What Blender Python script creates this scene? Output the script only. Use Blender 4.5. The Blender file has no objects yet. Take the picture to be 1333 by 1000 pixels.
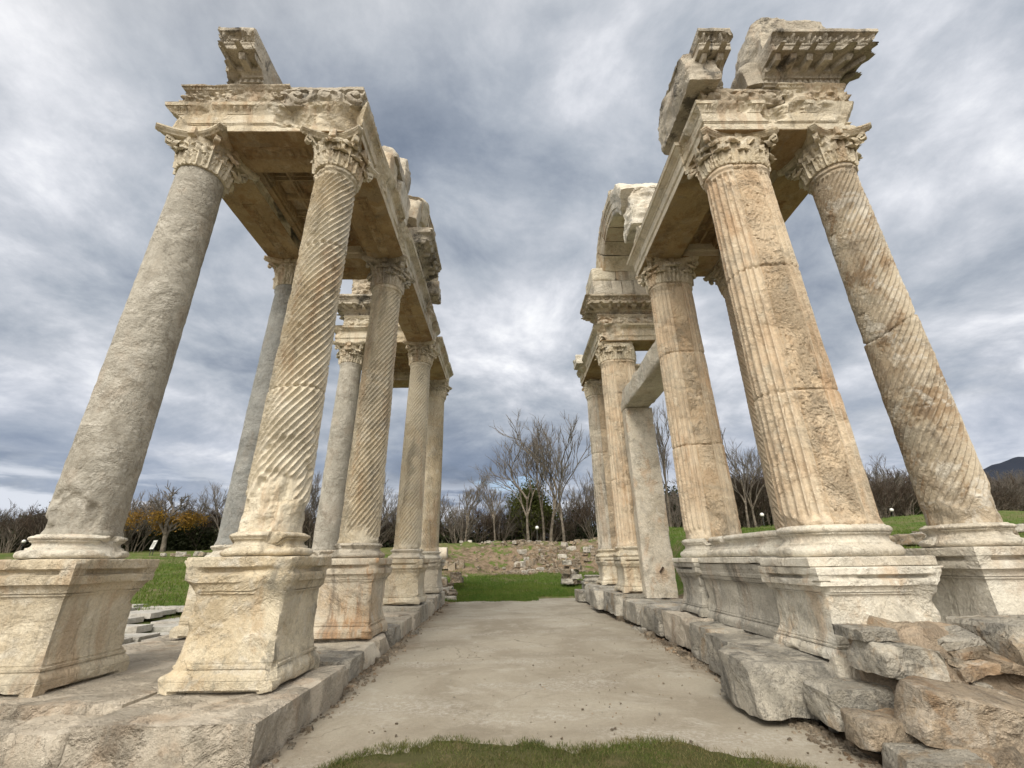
import bpy, math, random
import numpy as np
from mathutils import Matrix, Vector

sc = bpy.context.scene
C = sc.collection
RES = 1.0

# ---------------------------------------------------------------- camera
cam_d = bpy.data.cameras.new('camera')
cam = bpy.data.objects.new('camera', cam_d); C.objects.link(cam)
cam_d.sensor_fit = 'HORIZONTAL'; cam_d.sensor_width = 36.0
cam_d.lens = 568.7 / 1333.0 * 36.0
cam_d.clip_start = 0.05; cam_d.clip_end = 6000
PITCH, YAW, ROLL, EYE = 0.3849, 0.0105, 0.0135, 1.3
def cam_vec(x2, u2, d):
    c, s = math.cos(ROLL), math.sin(ROLL); x = c*x2 + s*u2; u = -s*x2 + c*u2
    c, s = math.cos(PITCH), math.sin(PITCH); y = c*d - s*u; z = s*d + c*u
    c, s = math.cos(YAW), math.sin(YAW)
    return Vector((c*x + s*y, -s*x + c*y, z))
R_, U_, D_ = cam_vec(1, 0, 0), cam_vec(0, 1, 0), cam_vec(0, 0, 1)
M = Matrix((( R_.x, U_.x, -D_.x, 0), (R_.y, U_.y, -D_.y, 0), (R_.z, U_.z, -D_.z, EYE), (0, 0, 0, 1)))
cam.matrix_world = M
sc.camera = cam

# ---------------------------------------------------------------- light
SUN_AZ, SUN_EL = math.radians(194), math.radians(42)     # compass-like: 180 is behind the camera, more is to the left
sun_dir = Vector((math.sin(SUN_AZ)*math.cos(SUN_EL), math.cos(SUN_AZ)*math.cos(SUN_EL), math.sin(SUN_EL)))
sun_d = bpy.data.lights.new('sun', 'SUN'); sun_d.energy = 1.5; sun_d.angle = math.radians(22)
sun_d.color = (1.0, 0.94, 0.84)
sun = bpy.data.objects.new('sun', sun_d); C.objects.link(sun)
sun.rotation_euler = sun_dir.to_track_quat('Z', 'Y').to_euler()
sun.location = (0, -20, 30)
sc.view_settings.view_transform = 'Standard'; sc.view_settings.look = 'None'
sc.view_settings.exposure = 0.72; sc.view_settings.gamma = 1.0
sc.view_settings.use_curve_mapping = False
sc.render.engine = 'CYCLES'
sc.cycles.use_denoising = True
sc.cycles.max_bounces = 6; sc.cycles.diffuse_bounces = 3; sc.cycles.glossy_bounces = 2
sc.cycles.transparent_max_bounces = 4

# ---------------------------------------------------------------- node helper
class NT:
    def __init__(s, tree):
        s.t = tree; s.n = tree.nodes; s.l = tree.links
    def new(s, typ, ins=None, **kw):
        n = s.n.new(typ)
        for k, v in kw.items(): setattr(n, k, v)
        for k, v in (ins or {}).items():
            sock = n.inputs[k]
            if isinstance(v, bpy.types.NodeSocket): s.l.new(v, sock)
            else: sock.default_value = v
        return n
    def math(s, op, a, b=0.0, c=None, clamp=False):
        n = s.n.new('ShaderNodeMath'); n.operation = op; n.use_clamp = clamp
        for i, v in enumerate((a, b, c)):
            if v is None: continue
            if isinstance(v, bpy.types.NodeSocket): s.l.new(v, n.inputs[i])
            else: n.inputs[i].default_value = v
        return n.outputs[0]
    def noise(s, vec, scale, detail=4, rough=0.55, dist=0.0, dim='3D'):
        n = s.new('ShaderNodeTexNoise', {'Scale': scale, 'Detail': detail, 'Roughness': rough, 'Distortion': dist})
        s.l.new(vec, n.inputs['Vector'])
        return n.outputs['Fac']
    def vscale(s, vec, sc3):
        n = s.new('ShaderNodeVectorMath', operation='MULTIPLY'); s.l.new(vec, n.inputs[0]); n.inputs[1].default_value = sc3
        return n.outputs[0]
    def vadd(s, a, b):
        n = s.new('ShaderNodeVectorMath', operation='ADD')
        for i, v in enumerate((a, b)):
            if isinstance(v, bpy.types.NodeSocket): s.l.new(v, n.inputs[i])
            else: n.inputs[i].default_value = v
        return n.outputs[0]
    def step(s, v, lo, hi, smooth=True):
        n = s.new('ShaderNodeMapRange', {'From Min': lo, 'From Max': hi, 'To Min': 0.0, 'To Max': 1.0})
        n.interpolation_type = 'SMOOTHSTEP' if smooth else 'LINEAR'
        s.l.new(v, n.inputs['Value']); return n.outputs[0]
    def mix(s, fac, a, b, mode='MIX'):
        n = s.n.new('ShaderNodeMix'); n.data_type = 'RGBA'; n.blend_type = mode
        for idx, v in ((0, fac), (6, a), (7, b)):
            if isinstance(v, bpy.types.NodeSocket): s.l.new(v, n.inputs[idx])
            elif idx == 0: n.inputs[0].default_value = v
            else: n.inputs[idx].default_value = (v[0], v[1], v[2], 1)
        return n.outputs[2]

# ---------------------------------------------------------------- world: cloudy daylight
w = bpy.data.worlds.new('World'); sc.world = w; w.use_nodes = True
nt = NT(w.node_tree); w.node_tree.nodes.clear()
tc = nt.new('ShaderNodeTexCoord'); gv = tc.outputs['Generated']
sky = nt.new('ShaderNodeTexSky', sky_type='NISHITA', sun_disc=False, sun_elevation=SUN_EL, sun_rotation=SUN_AZ)
sep = nt.new('ShaderNodeSeparateXYZ', {0: gv})
zc = nt.math('ADD', nt.math('MAXIMUM', sep.outputs[2], 0.0), 0.30)
px = nt.math('DIVIDE', sep.outputs[0], zc); py = nt.math('DIVIDE', sep.outputs[1], zc)
pv = nt.new('ShaderNodeCombineXYZ', {0: px, 1: py, 2: 0.0}).outputs[0]
CL_OFF = (3.1, 7.7, 0.0)
pv = nt.vadd(pv, CL_OFF)
warp = nt.new('ShaderNodeTexNoise', {'Scale': 0.9, 'Detail': 3.0}); nt.l.new(pv, warp.inputs['Vector'])
wv = nt.vadd(warp.outputs['Color'], (-0.5, -0.5, -0.5))
pw = nt.vadd(pv, nt.vscale(wv, (0.30, 0.30, 0.0)))
big = nt.noise(nt.vscale(pw, (0.8, 1.0, 1)), 0.75, 4, 0.5)
mid = nt.noise(nt.vscale(pw, (0.95, 1.0, 1)), 2.5, 10, 0.60, 0.25)
wisp = nt.noise(nt.vscale(nt.vadd(pw, (5, 1, 0)), (1.0, 1.0, 1)), 5.2, 10, 0.62)
t = nt.math('ADD', nt.math('MULTIPLY', big, 0.55), nt.math('MULTIPLY', mid, 0.70))
t = nt.math('ADD', t, nt.math('MULTIPLY', wisp, 0.30))      # mean about 0.81
# where this sky's heavy and thin banks of cloud hang (direction, size, lighter or darker)
for (bx, by, bz), sz, amt in [
    ((-0.018, 0.874, 0.486), 0.14, 0.12),   # centre bright
    ((0.050, 0.675, 0.736), 0.22, -0.1),   # centre dark top
    ((-0.055, 0.972, 0.226), 0.1, -0.14),   # slate band
    ((-0.722, 0.624, 0.299), 0.2, 0.1),   # left bright low
    ((-0.583, 0.771, 0.257), 0.12, 0.12),   # left2
    ((-0.692, 0.441, 0.572), 0.14, 0.14),   # topleft bright
    ((-0.660, 0.576, 0.482), 0.15, 0.05),   # mid left
    ((0.695, 0.556, 0.455), 0.2, -0.12),   # R dark
    ((0.745, 0.621, 0.244), 0.13, 0.16),   # R bright streak
    ((0.639, 0.725, 0.258), 0.08, 0.08),   # R br2
    ((0.692, 0.429, 0.580), 0.12, 0.08),   # R top
    ((0.672, 0.723, 0.160), 0.05, 0.1),   # hor bright R
    ((0.223, 0.578, 0.785), 0.08, 0.1),   # left of top arch
    ((-0.605, 0.777, 0.173), 0.09, -0.14),   # dark low left
    ((-0.156, 0.688, 0.708), 0.15, -0.05),   # dark mid
    ((-0.741, 0.652, 0.160), 0.07, -0.15),   # far left dark
    ((0.467, 0.821, 0.328), 0.1, 0.08),   # r1
    ((0.366, 0.917, 0.160), 0.07, 0.12),   # pale R low
    ]:
    ds = nt.new('ShaderNodeVectorMath', operation='DISTANCE'); nt.l.new(nt.vadd(gv, nt.vscale(wv, (0.25, 0.25, 0.25))), ds.inputs[0]); ds.inputs[1].default_value = (bx, by, bz)
    t = nt.math('ADD', t, nt.math('MULTIPLY', nt.math('SUBTRACT', 1.0, nt.step(ds.outputs['Value'], 0.0, sz*2.0)), amt*0.85))
rmp = nt.new('ShaderNodeValToRGB'); cr = rmp.color_ramp
nt.l.new(nt.step(t, 0.53, 1.04, False), rmp.inputs[0])
stops = [(0.0, (0.175, 0.215, 0.285)), (0.22, (0.262, 0.304, 0.374)), (0.42, (0.390, 0.430, 0.492)),
         (0.58, (0.520, 0.550, 0.606)), (0.72, (0.69, 0.71, 0.76)), (0.88, (0.92, 0.93, 0.95)), (1.0, (1.08, 1.08, 1.08))]
cr.elements[0].position = stops[0][0]; cr.elements[0].color = (*stops[0][1], 1)
cr.elements[1].position = stops[-1][0]; cr.elements[1].color = (*stops[-1][1], 1)
for p_, c_ in stops[1:-1]:
    e = cr.elements.new(p_); e.color = (*c_, 1)
cloud = rmp.outputs[0]
el = sep.outputs[2]
# low slate-blue bank of cloud over the horizon, then a bright strip below it
lown = nt.noise(nt.vscale(gv, (3, 3, 9)), 1.6, 5, 0.55)
lo = nt.math('MULTIPLY', nt.math('SUBTRACT', 1.0, nt.step(el, 0.10, 0.36)), nt.step(lown, 0.34, 0.56))
cloud = nt.mix(nt.math('MULTIPLY', lo, 0.52), cloud, (0.235, 0.300, 0.425))
st = nt.math('MULTIPLY', nt.math('MULTIPLY', nt.step(el, 0.05, 0.085), nt.math('SUBTRACT', 1.0, nt.step(el, 0.11, 0.19))),
             nt.step(nt.noise(nt.vscale(gv, (2.5, 2.5, 14)), 2.2, 5, 0.6), 0.40, 0.58))
cloud = nt.mix(nt.math('MULTIPLY', st, 0.8), cloud, (0.74, 0.77, 0.83))
# thin gaps where the real blue sky shows
gap = nt.math('MULTIPLY', nt.step(nt.noise(nt.vadd(pw, (11, 4, 0)), 1.1, 6, 0.6), 0.66, 0.74), 0.8)
# the veiled sun makes the sky behind the camera brighter
dt = nt.new('ShaderNodeVectorMath', operation='DOT_PRODUCT'); nt.l.new(gv, dt.inputs[0]); dt.inputs[1].default_value = sun_dir
glow = nt.math('POWER', nt.math('MAXIMUM', dt.outputs['Value'], 0.0), 2.5)
cloud = nt.mix(nt.math('MULTIPLY', glow, 0.85, clamp=True), cloud, (2.6, 2.35, 2.0))
grd = nt.math('SUBTRACT', 1.0, nt.step(el, -0.04, 0.0))
cloud = nt.mix(grd, cloud, (0.10, 0.10, 0.08))
skyc = nt.new('ShaderNodeBackground', {'Color': sky.outputs[0], 'Strength': 0.10})
clb = nt.new('ShaderNodeBackground', {'Color': cloud, 'Strength': 0.68})
mx = nt.new('ShaderNodeMixShader', {0: gap}); nt.l.new(clb.outputs[0], mx.inputs[1]); nt.l.new(skyc.outputs[0], mx.inputs[2])
wo = nt.new('ShaderNodeOutputWorld'); nt.l.new(mx.outputs[0], wo.inputs[0])

# ---------------------------------------------------------------- numpy noise
def _h(ix, iy, iz, seed):
    n = (ix.astype(np.uint32)*np.uint32(374761393) + iy.astype(np.uint32)*np.uint32(668265263) + iz.astype(np.uint32)*np.uint32(2246822519) + np.uint32((seed*3266489917) & 0xffffffff))
    n ^= n >> np.uint32(15); n *= np.uint32(2246822519); n ^= n >> np.uint32(13); n *= np.uint32(3266489917); n ^= n >> np.uint32(16)
    return n.astype(np.float64) / 2147483647.5 - 1.0
def vn(P, seed=0):
    P = np.asarray(P, float); fl = np.floor(P); i = fl.astype(np.int64); f = P - fl; u = f*f*(3-2*f)
    x, y, z = i[:, 0], i[:, 1], i[:, 2]; ux, uy, uz = u[:, 0], u[:, 1], u[:, 2]
    def L(a, b, t): return a + (b-a)*t
    return L(L(L(_h(x, y, z, seed), _h(x+1, y, z, seed), ux), L(_h(x, y+1, z, seed), _h(x+1, y+1, z, seed), ux), uy),
             L(L(_h(x, y, z+1, seed), _h(x+1, y, z+1, seed), ux), L(_h(x, y+1, z+1, seed), _h(x+1, y+1, z+1, seed), ux), uy), uz)
_R = np.array([[0.36, 0.48, -0.8], [-0.8, 0.6, 0.0], [0.48, 0.64, 0.6]])
def fbm(P, scale=1.0, octv=4, gain=0.5, seed=0):
    P = np.asarray(P, float)*scale; a = 1.0; s = 0.0; tot = 0
    for o in range(octv):
        s = s + a*vn(P, seed+o); tot += a; a *= gain; P = (P @ _R)*2.03 + 3.7
    return s / tot * 1.6
def sstep(x, a, b):
    t = np.clip((x-a)/(b-a), 0, 1); return t*t*(3-2*t)

# ---------------------------------------------------------------- mesh core
def grid_quads(nr, nc, wrap=True, off=0):
    r = np.arange(nr-1)[:, None]; c = np.arange(nc if wrap else nc-1)[None, :]
    c2 = (c+1) % nc
    a = r*nc + c; b = r*nc + c2; d = (r+1)*nc + c2; e = (r+1)*nc + c
    return np.stack([a, b, d, e], -1).reshape(-1, 4) + off
class Geo:
    """vertices, quads, and a few n-gons"""
    def __init__(s, V=None, Q=None, P=None):
        s.V = np.zeros((0, 3)) if V is None else np.asarray(V, float)
        s.Q = np.zeros((0, 4), int) if Q is None else np.asarray(Q, int).reshape(-1, 4)
        s.P = [] if P is None else [list(map(int, p)) for p in P]
    def add(s, g):
        n = len(s.V)
        s.V = np.vstack([s.V, g.V]); s.Q = np.vstack([s.Q, g.Q + n]); s.P += [[i+n for i in p] for p in g.P]
        return s
    def move(s, dx=0, dy=0, dz=0): s.V = s.V + np.array([dx, dy, dz]); return s
    def rotz(s, a):
        c, si = math.cos(a), math.sin(a); s.V = s.V @ np.array([[c, si, 0], [-si, c, 0], [0, 0, 1]]); return s
    def rot(s, a, axis):
        m = np.array(Matrix.Rotation(a, 3, axis)); s.V = s.V @ m.T; return s
    def scale(s, x, y, z): s.V = s.V * np.array([x, y, z]); return s
    def copy(s): return Geo(s.V.copy(), s.Q.copy(), s.P)
def build(name, g, mat, parent=None, smooth=38, link=True):
    me = bpy.data.meshes.new(name)
    nq = len(g.Q); pl = [len(p) for p in g.P]
    li = np.concatenate([g.Q.ravel()] + [np.array(p) for p in g.P]) if g.P else g.Q.ravel()
    tot = np.concatenate([np.full(nq, 4), np.array(pl, int)]) if pl else np.full(nq, 4)
    st_ = np.concatenate([[0], np.cumsum(tot)[:-1]]).astype(np.int32)
    me.vertices.add(len(g.V)); me.vertices.foreach_set('co', g.V.astype(np.float32).ravel())
    me.loops.add(len(li)); me.loops.foreach_set('vertex_index', li.astype(np.int32))
    me.polygons.add(len(tot)); me.polygons.foreach_set('loop_start', st_); me.polygons.foreach_set('loop_total', tot.astype(np.int32))
    me.update(calc_edges=True); me.validate()
    if smooth:
        me.polygons.foreach_set('use_smooth', np.ones(len(me.polygons), bool))
        if smooth < 170: me.set_sharp_from_angle(angle=math.radians(smooth))
    me.materials.append(mat)
    o = bpy.data.objects.new(name, me); C.objects.link(o)
    if parent is not None: o.parent = parent
    return o
def vnorm(g):
    V, Q = g.V, g.Q
    n = np.cross(V[Q[:, 2]]-V[Q[:, 0]], V[Q[:, 3]]-V[Q[:, 1]])
    N = np.zeros_like(V)
    for k in range(4):
        for c in range(3): N[:, c] += np.bincount(Q[:, k], n[:, c], len(V))
    return N / (np.linalg.norm(N, axis=1, keepdims=True) + 1e-12)
def wear(g, it=8, scale=3.0, thr=0.0, soft=0.5, seed=0, base=0.0):
    """masked Laplacian erosion: knocks corners and edges off where the noise says so"""
    V, Q = g.V, g.Q
    E = np.vstack([Q[:, [0, 1]], Q[:, [1, 2]], Q[:, [2, 3]], Q[:, [3, 0]]])
    if g.P:
        for p in g.P:
            pp = np.array(p); E = np.vstack([E, np.stack([pp, np.roll(pp, 1)], 1)])
    E = np.sort(E, 1); E = np.unique(E, axis=0)
    deg = np.bincount(E.ravel(), minlength=len(V)) + 1e-9
    m = np.clip(base + sstep(fbm(V, scale, 3, seed=seed), thr, thr+soft), 0, 1)[:, None]
    for _ in range(it):
        S = np.stack([np.bincount(E[:, 0], V[E[:, 1], c], len(V)) + np.bincount(E[:, 1], V[E[:, 0], c], len(V)) for c in range(3)], 1)
        V = V + m*0.55*(S/deg[:, None] - V)
    g.V = V; return g
def rough(g, amp, scale, octv=4, seed=0, mask=None, gain=0.5):
    N = vnorm(g); d = fbm(g.V, scale, octv, gain, seed)*amp
    if mask is not None: d = d*mask
    g.V = g.V + N*d[:, None]; return g

def chips(g, n, size, depth, seed=0, zmin=-9, zmax=9):
    """knock flat, conchoidal chips off the convex edges"""
    rs = np.random.RandomState(seed); V = g.V; Q = g.Q
    E = np.unique(np.sort(np.vstack([Q[:, [0, 1]], Q[:, [1, 2]], Q[:, [2, 3]], Q[:, [3, 0]]]), 1), axis=0)
    deg = np.bincount(E.ravel(), minlength=len(V))+1e-9
    S = np.stack([np.bincount(E[:, 0], V[E[:, 1], c], len(V))+np.bincount(E[:, 1], V[E[:, 0], c], len(V)) for c in range(3)], 1)/deg[:, None]
    N = vnorm(g); cvx = ((V-S)*N).sum(1); cvx[(V[:, 2] < zmin) | (V[:, 2] > zmax)] = 0
    cand = np.argsort(-cvx)[:max(50, int(len(V)*0.04))]
    for k in range(n):
        i = cand[rs.randint(len(cand))]; p = V[i]; nn = N[i]+rs.normal(0, 0.25, 3); nn /= np.linalg.norm(nn); sz = size*rs.uniform(0.4, 1.6); dp = depth*rs.uniform(0.4, 1.4)
        near = np.where(((V-p)**2).sum(1) < (sz*1.6)**2)[0]; W = V[near]
        f = 1-sstep(np.linalg.norm(W-p, axis=1)+sz*0.3*fbm(W, 2.0/sz, 3, seed=k), sz*0.85, sz*1.25)
        d = (W-p) @ nn + dp + 0.25*dp*fbm(W, 18, 3, seed=k+5); V[near] = W-(np.clip(d, 0, None)*f)[:, None]*nn
    g.V = V; return g

def plan_rect(hx, hy, step):
    nx = max(2, int(2*hx/step)); ny = max(2, int(2*hy/step))
    P, N, S, Kd = [], [], [], []
    cs = [(-hx, -hy), (hx, -hy), (hx, hy), (-hx, hy)]; nn = [(0, -1), (1, 0), (0, 1), (-1, 0)]; ns = [nx, ny, nx, ny]
    for k in range(4):
        a, b = np.array(cs[k]), np.array(cs[(k+1) % 4]); Lk = np.linalg.norm(b-a)
        for i in range(ns[k]):
            t = i/ns[k]; P.append(a+(b-a)*t)
            if i == 0: v = np.array(nn[k])+np.array(nn[k-1])
            else: v = np.array(nn[k])
            N.append(v); S.append(t*Lk); Kd.append(min(t, 1-t)*Lk)
    return np.array(P, float), np.array(N, float), np.array(S), np.array(Kd), np.repeat(np.arange(4), ns)
def plan_circle(r, n):
    a = np.arange(n)/n*2*math.pi
    P = np.stack([np.cos(a), np.sin(a)], 1)
    return P*r, P, a*r, np.full(n, 9.0), np.zeros(n, int)
def plan_stadium(r, half, n):
    """two half circles of radius r, centres at x=+-half, joined by flats"""
    arc = math.pi*r; L = 2*arc+4*half; P, N, S, K = [], [], [], []
    for i in range(n):
        s = i/n*L; S.append(s)
        if s < arc: a = -math.pi/2+s/r; P.append((half+r*math.cos(a), r*math.sin(a))); N.append((math.cos(a), math.sin(a))); K.append(0)
        elif s < arc+2*half: P.append((half-(s-arc), r)); N.append((0, 1)); K.append(1)
        elif s < 2*arc+2*half: a = math.pi/2+(s-arc-2*half)/r; P.append((-half+r*math.cos(a), r*math.sin(a))); N.append((math.cos(a), math.sin(a))); K.append(2)
        else: P.append((-half+(s-2*arc-2*half), -r)); N.append((0, -1)); K.append(3)
    return np.array(P), np.array(N), np.array(S), np.full(n, 9.0), np.array(K)
def sweep(plan, prof, zstep=0.02, extra=None, capb=True, capt=True, sharp=True):
    """prof: list of (z, off). Rings of plan offset by off, at z."""
    P, N, S, K, kd = plan; zz, oo = [], []
    for i in range(len(prof)-1):
        (z0, o0), (z1, o1) = prof[i], prof[i+1]
        L = math.hypot(z1-z0, o1-o0); n = max(1, int(L/zstep))
        for j in range(n): t = j/n; zz.append(z0+(z1-z0)*t); oo.append(o0+(o1-o0)*t)
    zz.append(prof[-1][0]); oo.append(prof[-1][1])
    zz = np.array(zz); oo = np.array(oo); nr = len(zz); nc = len(P)
    off = np.repeat(oo[:, None], nc, 1); Z = np.repeat(zz[:, None], nc, 1)
    if extra is not None:
        off = off + extra(np.repeat(S[None], nr, 0), Z, np.repeat(K[None], nr, 0), np.repeat(kd[None], nr, 0), off)
    V = np.stack([P[None, :, 0]+N[None, :, 0]*off, P[None, :, 1]+N[None, :, 1]*off, Z], -1).reshape(-1, 3)
    g = Geo(V, grid_quads(nr, nc))
    for top in ((0,) if capb else ()) + ((1,) if capt else ()):
        base = (nr-1)*nc if top else 0
        g.P.append(list(range(base, base+nc)) if top else list(range(base+nc-1, base-1, -1)))
    return g
def box(x0, x1, y0, y1, z0, z1, step=0.05):
    """closed box with a full grid on every face"""
    nx = max(1, int(round((x1-x0)/step))); ny = max(1, int(round((y1-y0)/step))); nz = max(1, int(round((z1-z0)/step)))
    idx = {}; V = []; Q = []
    def vid(i, j, k):
        key = (i, j, k)
        if key not in idx:
            idx[key] = len(V); V.append((x0+(x1-x0)*i/nx, y0+(y1-y0)*j/ny, z0+(z1-z0)*k/nz))
        return idx[key]
    for i in range(nx):
        for j in range(ny):
            Q.append((vid(i, j, 0), vid(i, j+1, 0), vid(i+1, j+1, 0), vid(i+1, j, 0)))
            Q.append((vid(i, j, nz), vid(i+1, j, nz), vid(i+1, j+1, nz), vid(i, j+1, nz)))
    for i in range(nx):
        for k in range(nz):
            Q.append((vid(i, 0, k), vid(i+1, 0, k), vid(i+1, 0, k+1), vid(i, 0, k+1)))
            Q.append((vid(i, ny, k), vid(i, ny, k+1), vid(i+1, ny, k+1), vid(i+1, ny, k)))
    for j in range(ny):
        for k in range(nz):
            Q.append((vid(0, j, k), vid(0, j, k+1), vid(0, j+1, k+1), vid(0, j+1, k)))
            Q.append((vid(nx, j, k), vid(nx, j+1, k), vid(nx, j+1, k+1), vid(nx, j, k+1)))
    return Geo(np.array(V), np.array(Q))
def rock(dx, dy, dz, seed=0, n=14, amp=0.06, it=5, facets=5, wthr=-0.2):
    n = int(n*1.5); it = max(1, int(it*0.5)); facets = int(facets*1.6)
    """irregular quarried stone, origin at the middle of its underside"""
    st_ = max(dx, dy, dz)/n
    g = box(-dx/2, dx/2, -dy/2, dy/2, 0, dz, st_)
    rs = np.random.RandomState(seed)
    c = np.array([0, 0, dz/2])
    for _ in range(facets):
        v = rs.normal(size=3); v[2] = abs(v[2])*0.7; v /= np.linalg.norm(v)
        h = 0.5*(abs(v[0])*dx + abs(v[1])*dy + abs(v[2])*dz)*rs.uniform(0.76, 0.95)
        d = (g.V-c) @ v - h; g.V = g.V - np.clip(d, 0, None)[:, None]*v
    s_ = (dx*dy*dz)**(1/3)
    off = rs.uniform(0, 50, 3); g.V += off
    wear(g, it, 1.6/s_, wthr, 0.7, seed, base=0.15)
    rough(g, amp*s_, 1.5/s_, 5, seed, gain=0.6)
    N_ = vnorm(g); st = fbm(g.V*np.array([0.7, 0.7, 3.0]), 3.0/s_, 4, 0.6, seed+9); g.V = g.V + N_*(np.abs(st)*-0.35*amp*s_)[:, None]*1.0
    g.V -= off
    return g

# ---------------------------------------------------------------- tagging
def thing(name, label, cat, loc=(0, 0, 0), group=None, rz=0.0):
    o = bpy.data.objects.new(name, None); C.objects.link(o); o.empty_display_size = 0.2
    o.location = loc; o.rotation_euler = (0, 0, rz); o['label'] = label; o['category'] = cat
    if group: o['group'] = group
    return o
def tag(o, label, cat, group=None, kind=None):
    o['label'] = label; o['category'] = cat
    if group: o['group'] = group
    if kind: o['kind'] = kind
    return o
def struct(o, label=None, cat=None, kind='structure'):
    o['kind'] = kind
    if label: o['label'] = label
    if cat: o['category'] = cat
    return o

# ---------------------------------------------------------------- materials
def stone(name, a, b, c, stain=(0.36, 0.20, 0.09), stain_amt=0.35, dark=(0.10, 0.095, 0.08), dark_amt=0.3, veins=0.0,
          bump=0.35, pits=0.3, sc_=1.0, streak=False, speck=0.19, crk=0.45, white=0.0, top_dark=0.0):
    m = bpy.data.materials.new(name); m.use_nodes = True; t = NT(m.node_tree); m.node_tree.nodes.clear()
    tc = t.new('ShaderNodeTexCoord'); oi = t.new('ShaderNodeObjectInfo')
    r3 = t.math('MULTIPLY', oi.outputs['Random'], 91.0)
    ofs = t.new('ShaderNodeCombineXYZ', {0: r3, 1: t.math('MULTIPLY', r3, 0.37), 2: t.math('MULTIPLY', r3, 0.71)}).outputs[0]
    v = t.vadd(tc.outputs['Object'], ofs)
    n1 = t.noise(v, 1.1*sc_, 5, 0.6, 0.4); n2 = t.noise(v, 4.2*sc_, 6, 0.62, 0.6); n3 = t.noise(v, 17*sc_, 6, 0.65)
    f = t.math('ADD', t.math('MULTIPLY', n1, 0.6), t.math('MULTIPLY', n2, 0.4))
    col = t.mix(t.step(f, 0.42, 0.58), a, b)
    col = t.mix(t.math('MULTIPLY', t.step(n2, 0.48, 0.70), 0.75), col, c)
    vs = t.vscale(v, (1.0, 1.0, 0.16) if streak else (1.0, 1.0, 0.6))
    ns = t.noise(vs, 2.6*sc_, 8, 0.68, 0.3)
    col = t.mix(t.math('MULTIPLY', t.step(ns, 0.52, 0.63), stain_amt), col, stain)
    nd = t.noise(t.vadd(vs, (9.1, 2.2, 5.5)), 2.8*sc_, 10, 0.74, 0.5)
    col = t.mix(t.math('MULTIPLY', t.step(nd, 0.52, 0.62), dark_amt), col, dark)
    ng = t.noise(t.vadd(v, (1.7, 6.1, 3.9)), 1.7*sc_, 9, 0.72, 0.9)
    col = t.mix(t.math('MULTIPLY', t.step(ng, 0.53, 0.60), 0.30*(dark_amt > 0.05)), col, (0.27, 0.255, 0.215))
    if white > 0:
        nw = t.noise(t.vadd(v, (3.3, 8.8, 1.2)), 2.7*sc_, 7, 0.66, 0.8)
        col = t.mix(t.math('MULTIPLY', t.step(nw, 0.55, 0.60), white), col, (0.62, 0.60, 0.54))
    if veins > 0:
        vv = t.vadd(v, t.vscale(t.new('ShaderNodeTexNoise', {'Scale': 3.0*sc_, 'Detail': 4.0, 'Vector': v}).outputs['Color'], (0.5, 0.5, 0.5)))
        nv = t.math('ABSOLUTE', t.math('SUBTRACT', t.noise(t.vscale(vv, (1, 1, 2.4)), 3.0*sc_, 5, 0.6), 0.5))
        col = t.mix(t.math('MULTIPLY', t.math('SUBTRACT', 1.0, t.step(nv, 0.0, 0.030)), veins), col, (dark[0]*1.3, dark[1]*1.3, dark[2]*1.3))
    # hairline cracks
    cv = t.vadd(v, t.vscale(t.new('ShaderNodeTexNoise', {'Scale': 2.2*sc_, 'Detail': 5.0, 'Roughness': 0.65, 'Vector': v}).outputs['Color'], (0.55, 0.55, 0.55)))
    ce = t.new('ShaderNodeTexVoronoi', {'Scale': 1.5*sc_, 'Vector': cv}, feature='DISTANCE_TO_EDGE').outputs['Distance']
    crack = t.math('MULTIPLY', t.math('MULTIPLY', t.math('SUBTRACT', 1.0, t.step(ce, 0.0, 0.012)), t.step(n1, 0.46, 0.56)), crk)
    col = t.mix(t.math('MULTIPLY', crack, 0.75), col, (0.07, 0.055, 0.04))
    nf = t.noise(v, 75*sc_, 6, 0.75); nm_ = t.noise(v, 34*sc_, 6, 0.72)
    pep = t.step(t.noise(t.vadd(v, (2.9, 7.7, 0.4)), 22*sc_, 5, 0.7), 0.60, 0.68)
    col = t.mix(t.math('MULTIPLY', pep, 0.35*min(1.0, dark_amt*2)), col, dark)
    sp = t.math('ADD', t.math('MULTIPLY', t.math('SUBTRACT', nm_, 0.5), speck*3.4), t.math('MULTIPLY', t.math('SUBTRACT', nf, 0.5), speck*3.4))
    hsv = t.new('ShaderNodeHueSaturation', {'Color': col, 'Value': t.math('ADD', 1.0, sp)})
    # relief
    vo = t.new('ShaderNodeTexVoronoi', {'Scale': 38*sc_, 'Vector': t.vadd(v, t.vscale(t.new('ShaderNodeTexNoise', {'Scale': 9.0, 'Vector': v}).outputs['Color'], (0.2, 0.2, 0.2)))})
    pit = t.math('MULTIPLY', t.math('SUBTRACT', 1.0, t.step(vo.outputs['Distance'], 0.05, 0.32)), t.step(n2, 0.45, 0.58))
    h = t.math('ADD', t.math('MULTIPLY', n3, 1.1), t.math('ADD', t.math('MULTIPLY', nm_, 0.75), t.math('MULTIPLY', nf, 0.38)))
    h = t.math('SUBTRACT', h, t.math('MULTIPLY', pit, pits*0.45)); h = t.math('SUBTRACT', h, t.math('MULTIPLY', crack, 0.9))
    h = t.math('ADD', h, t.math('MULTIPLY', n2, 0.5))
    rgh = t.step(t.noise(t.vadd(v, (8.2, 1.1, 6.6)), 1.3*sc_, 6, 0.65, 0.5), 0.44, 0.60)
    h = t.math('MULTIPLY', h, t.math('ADD', 0.38, t.math('MULTIPLY', rgh, 0.85)))
    bp = t.new('ShaderNodeBump', {'Strength': min(1.0, bump*1.9), 'Distance': 0.04, 'Height': h})
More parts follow.
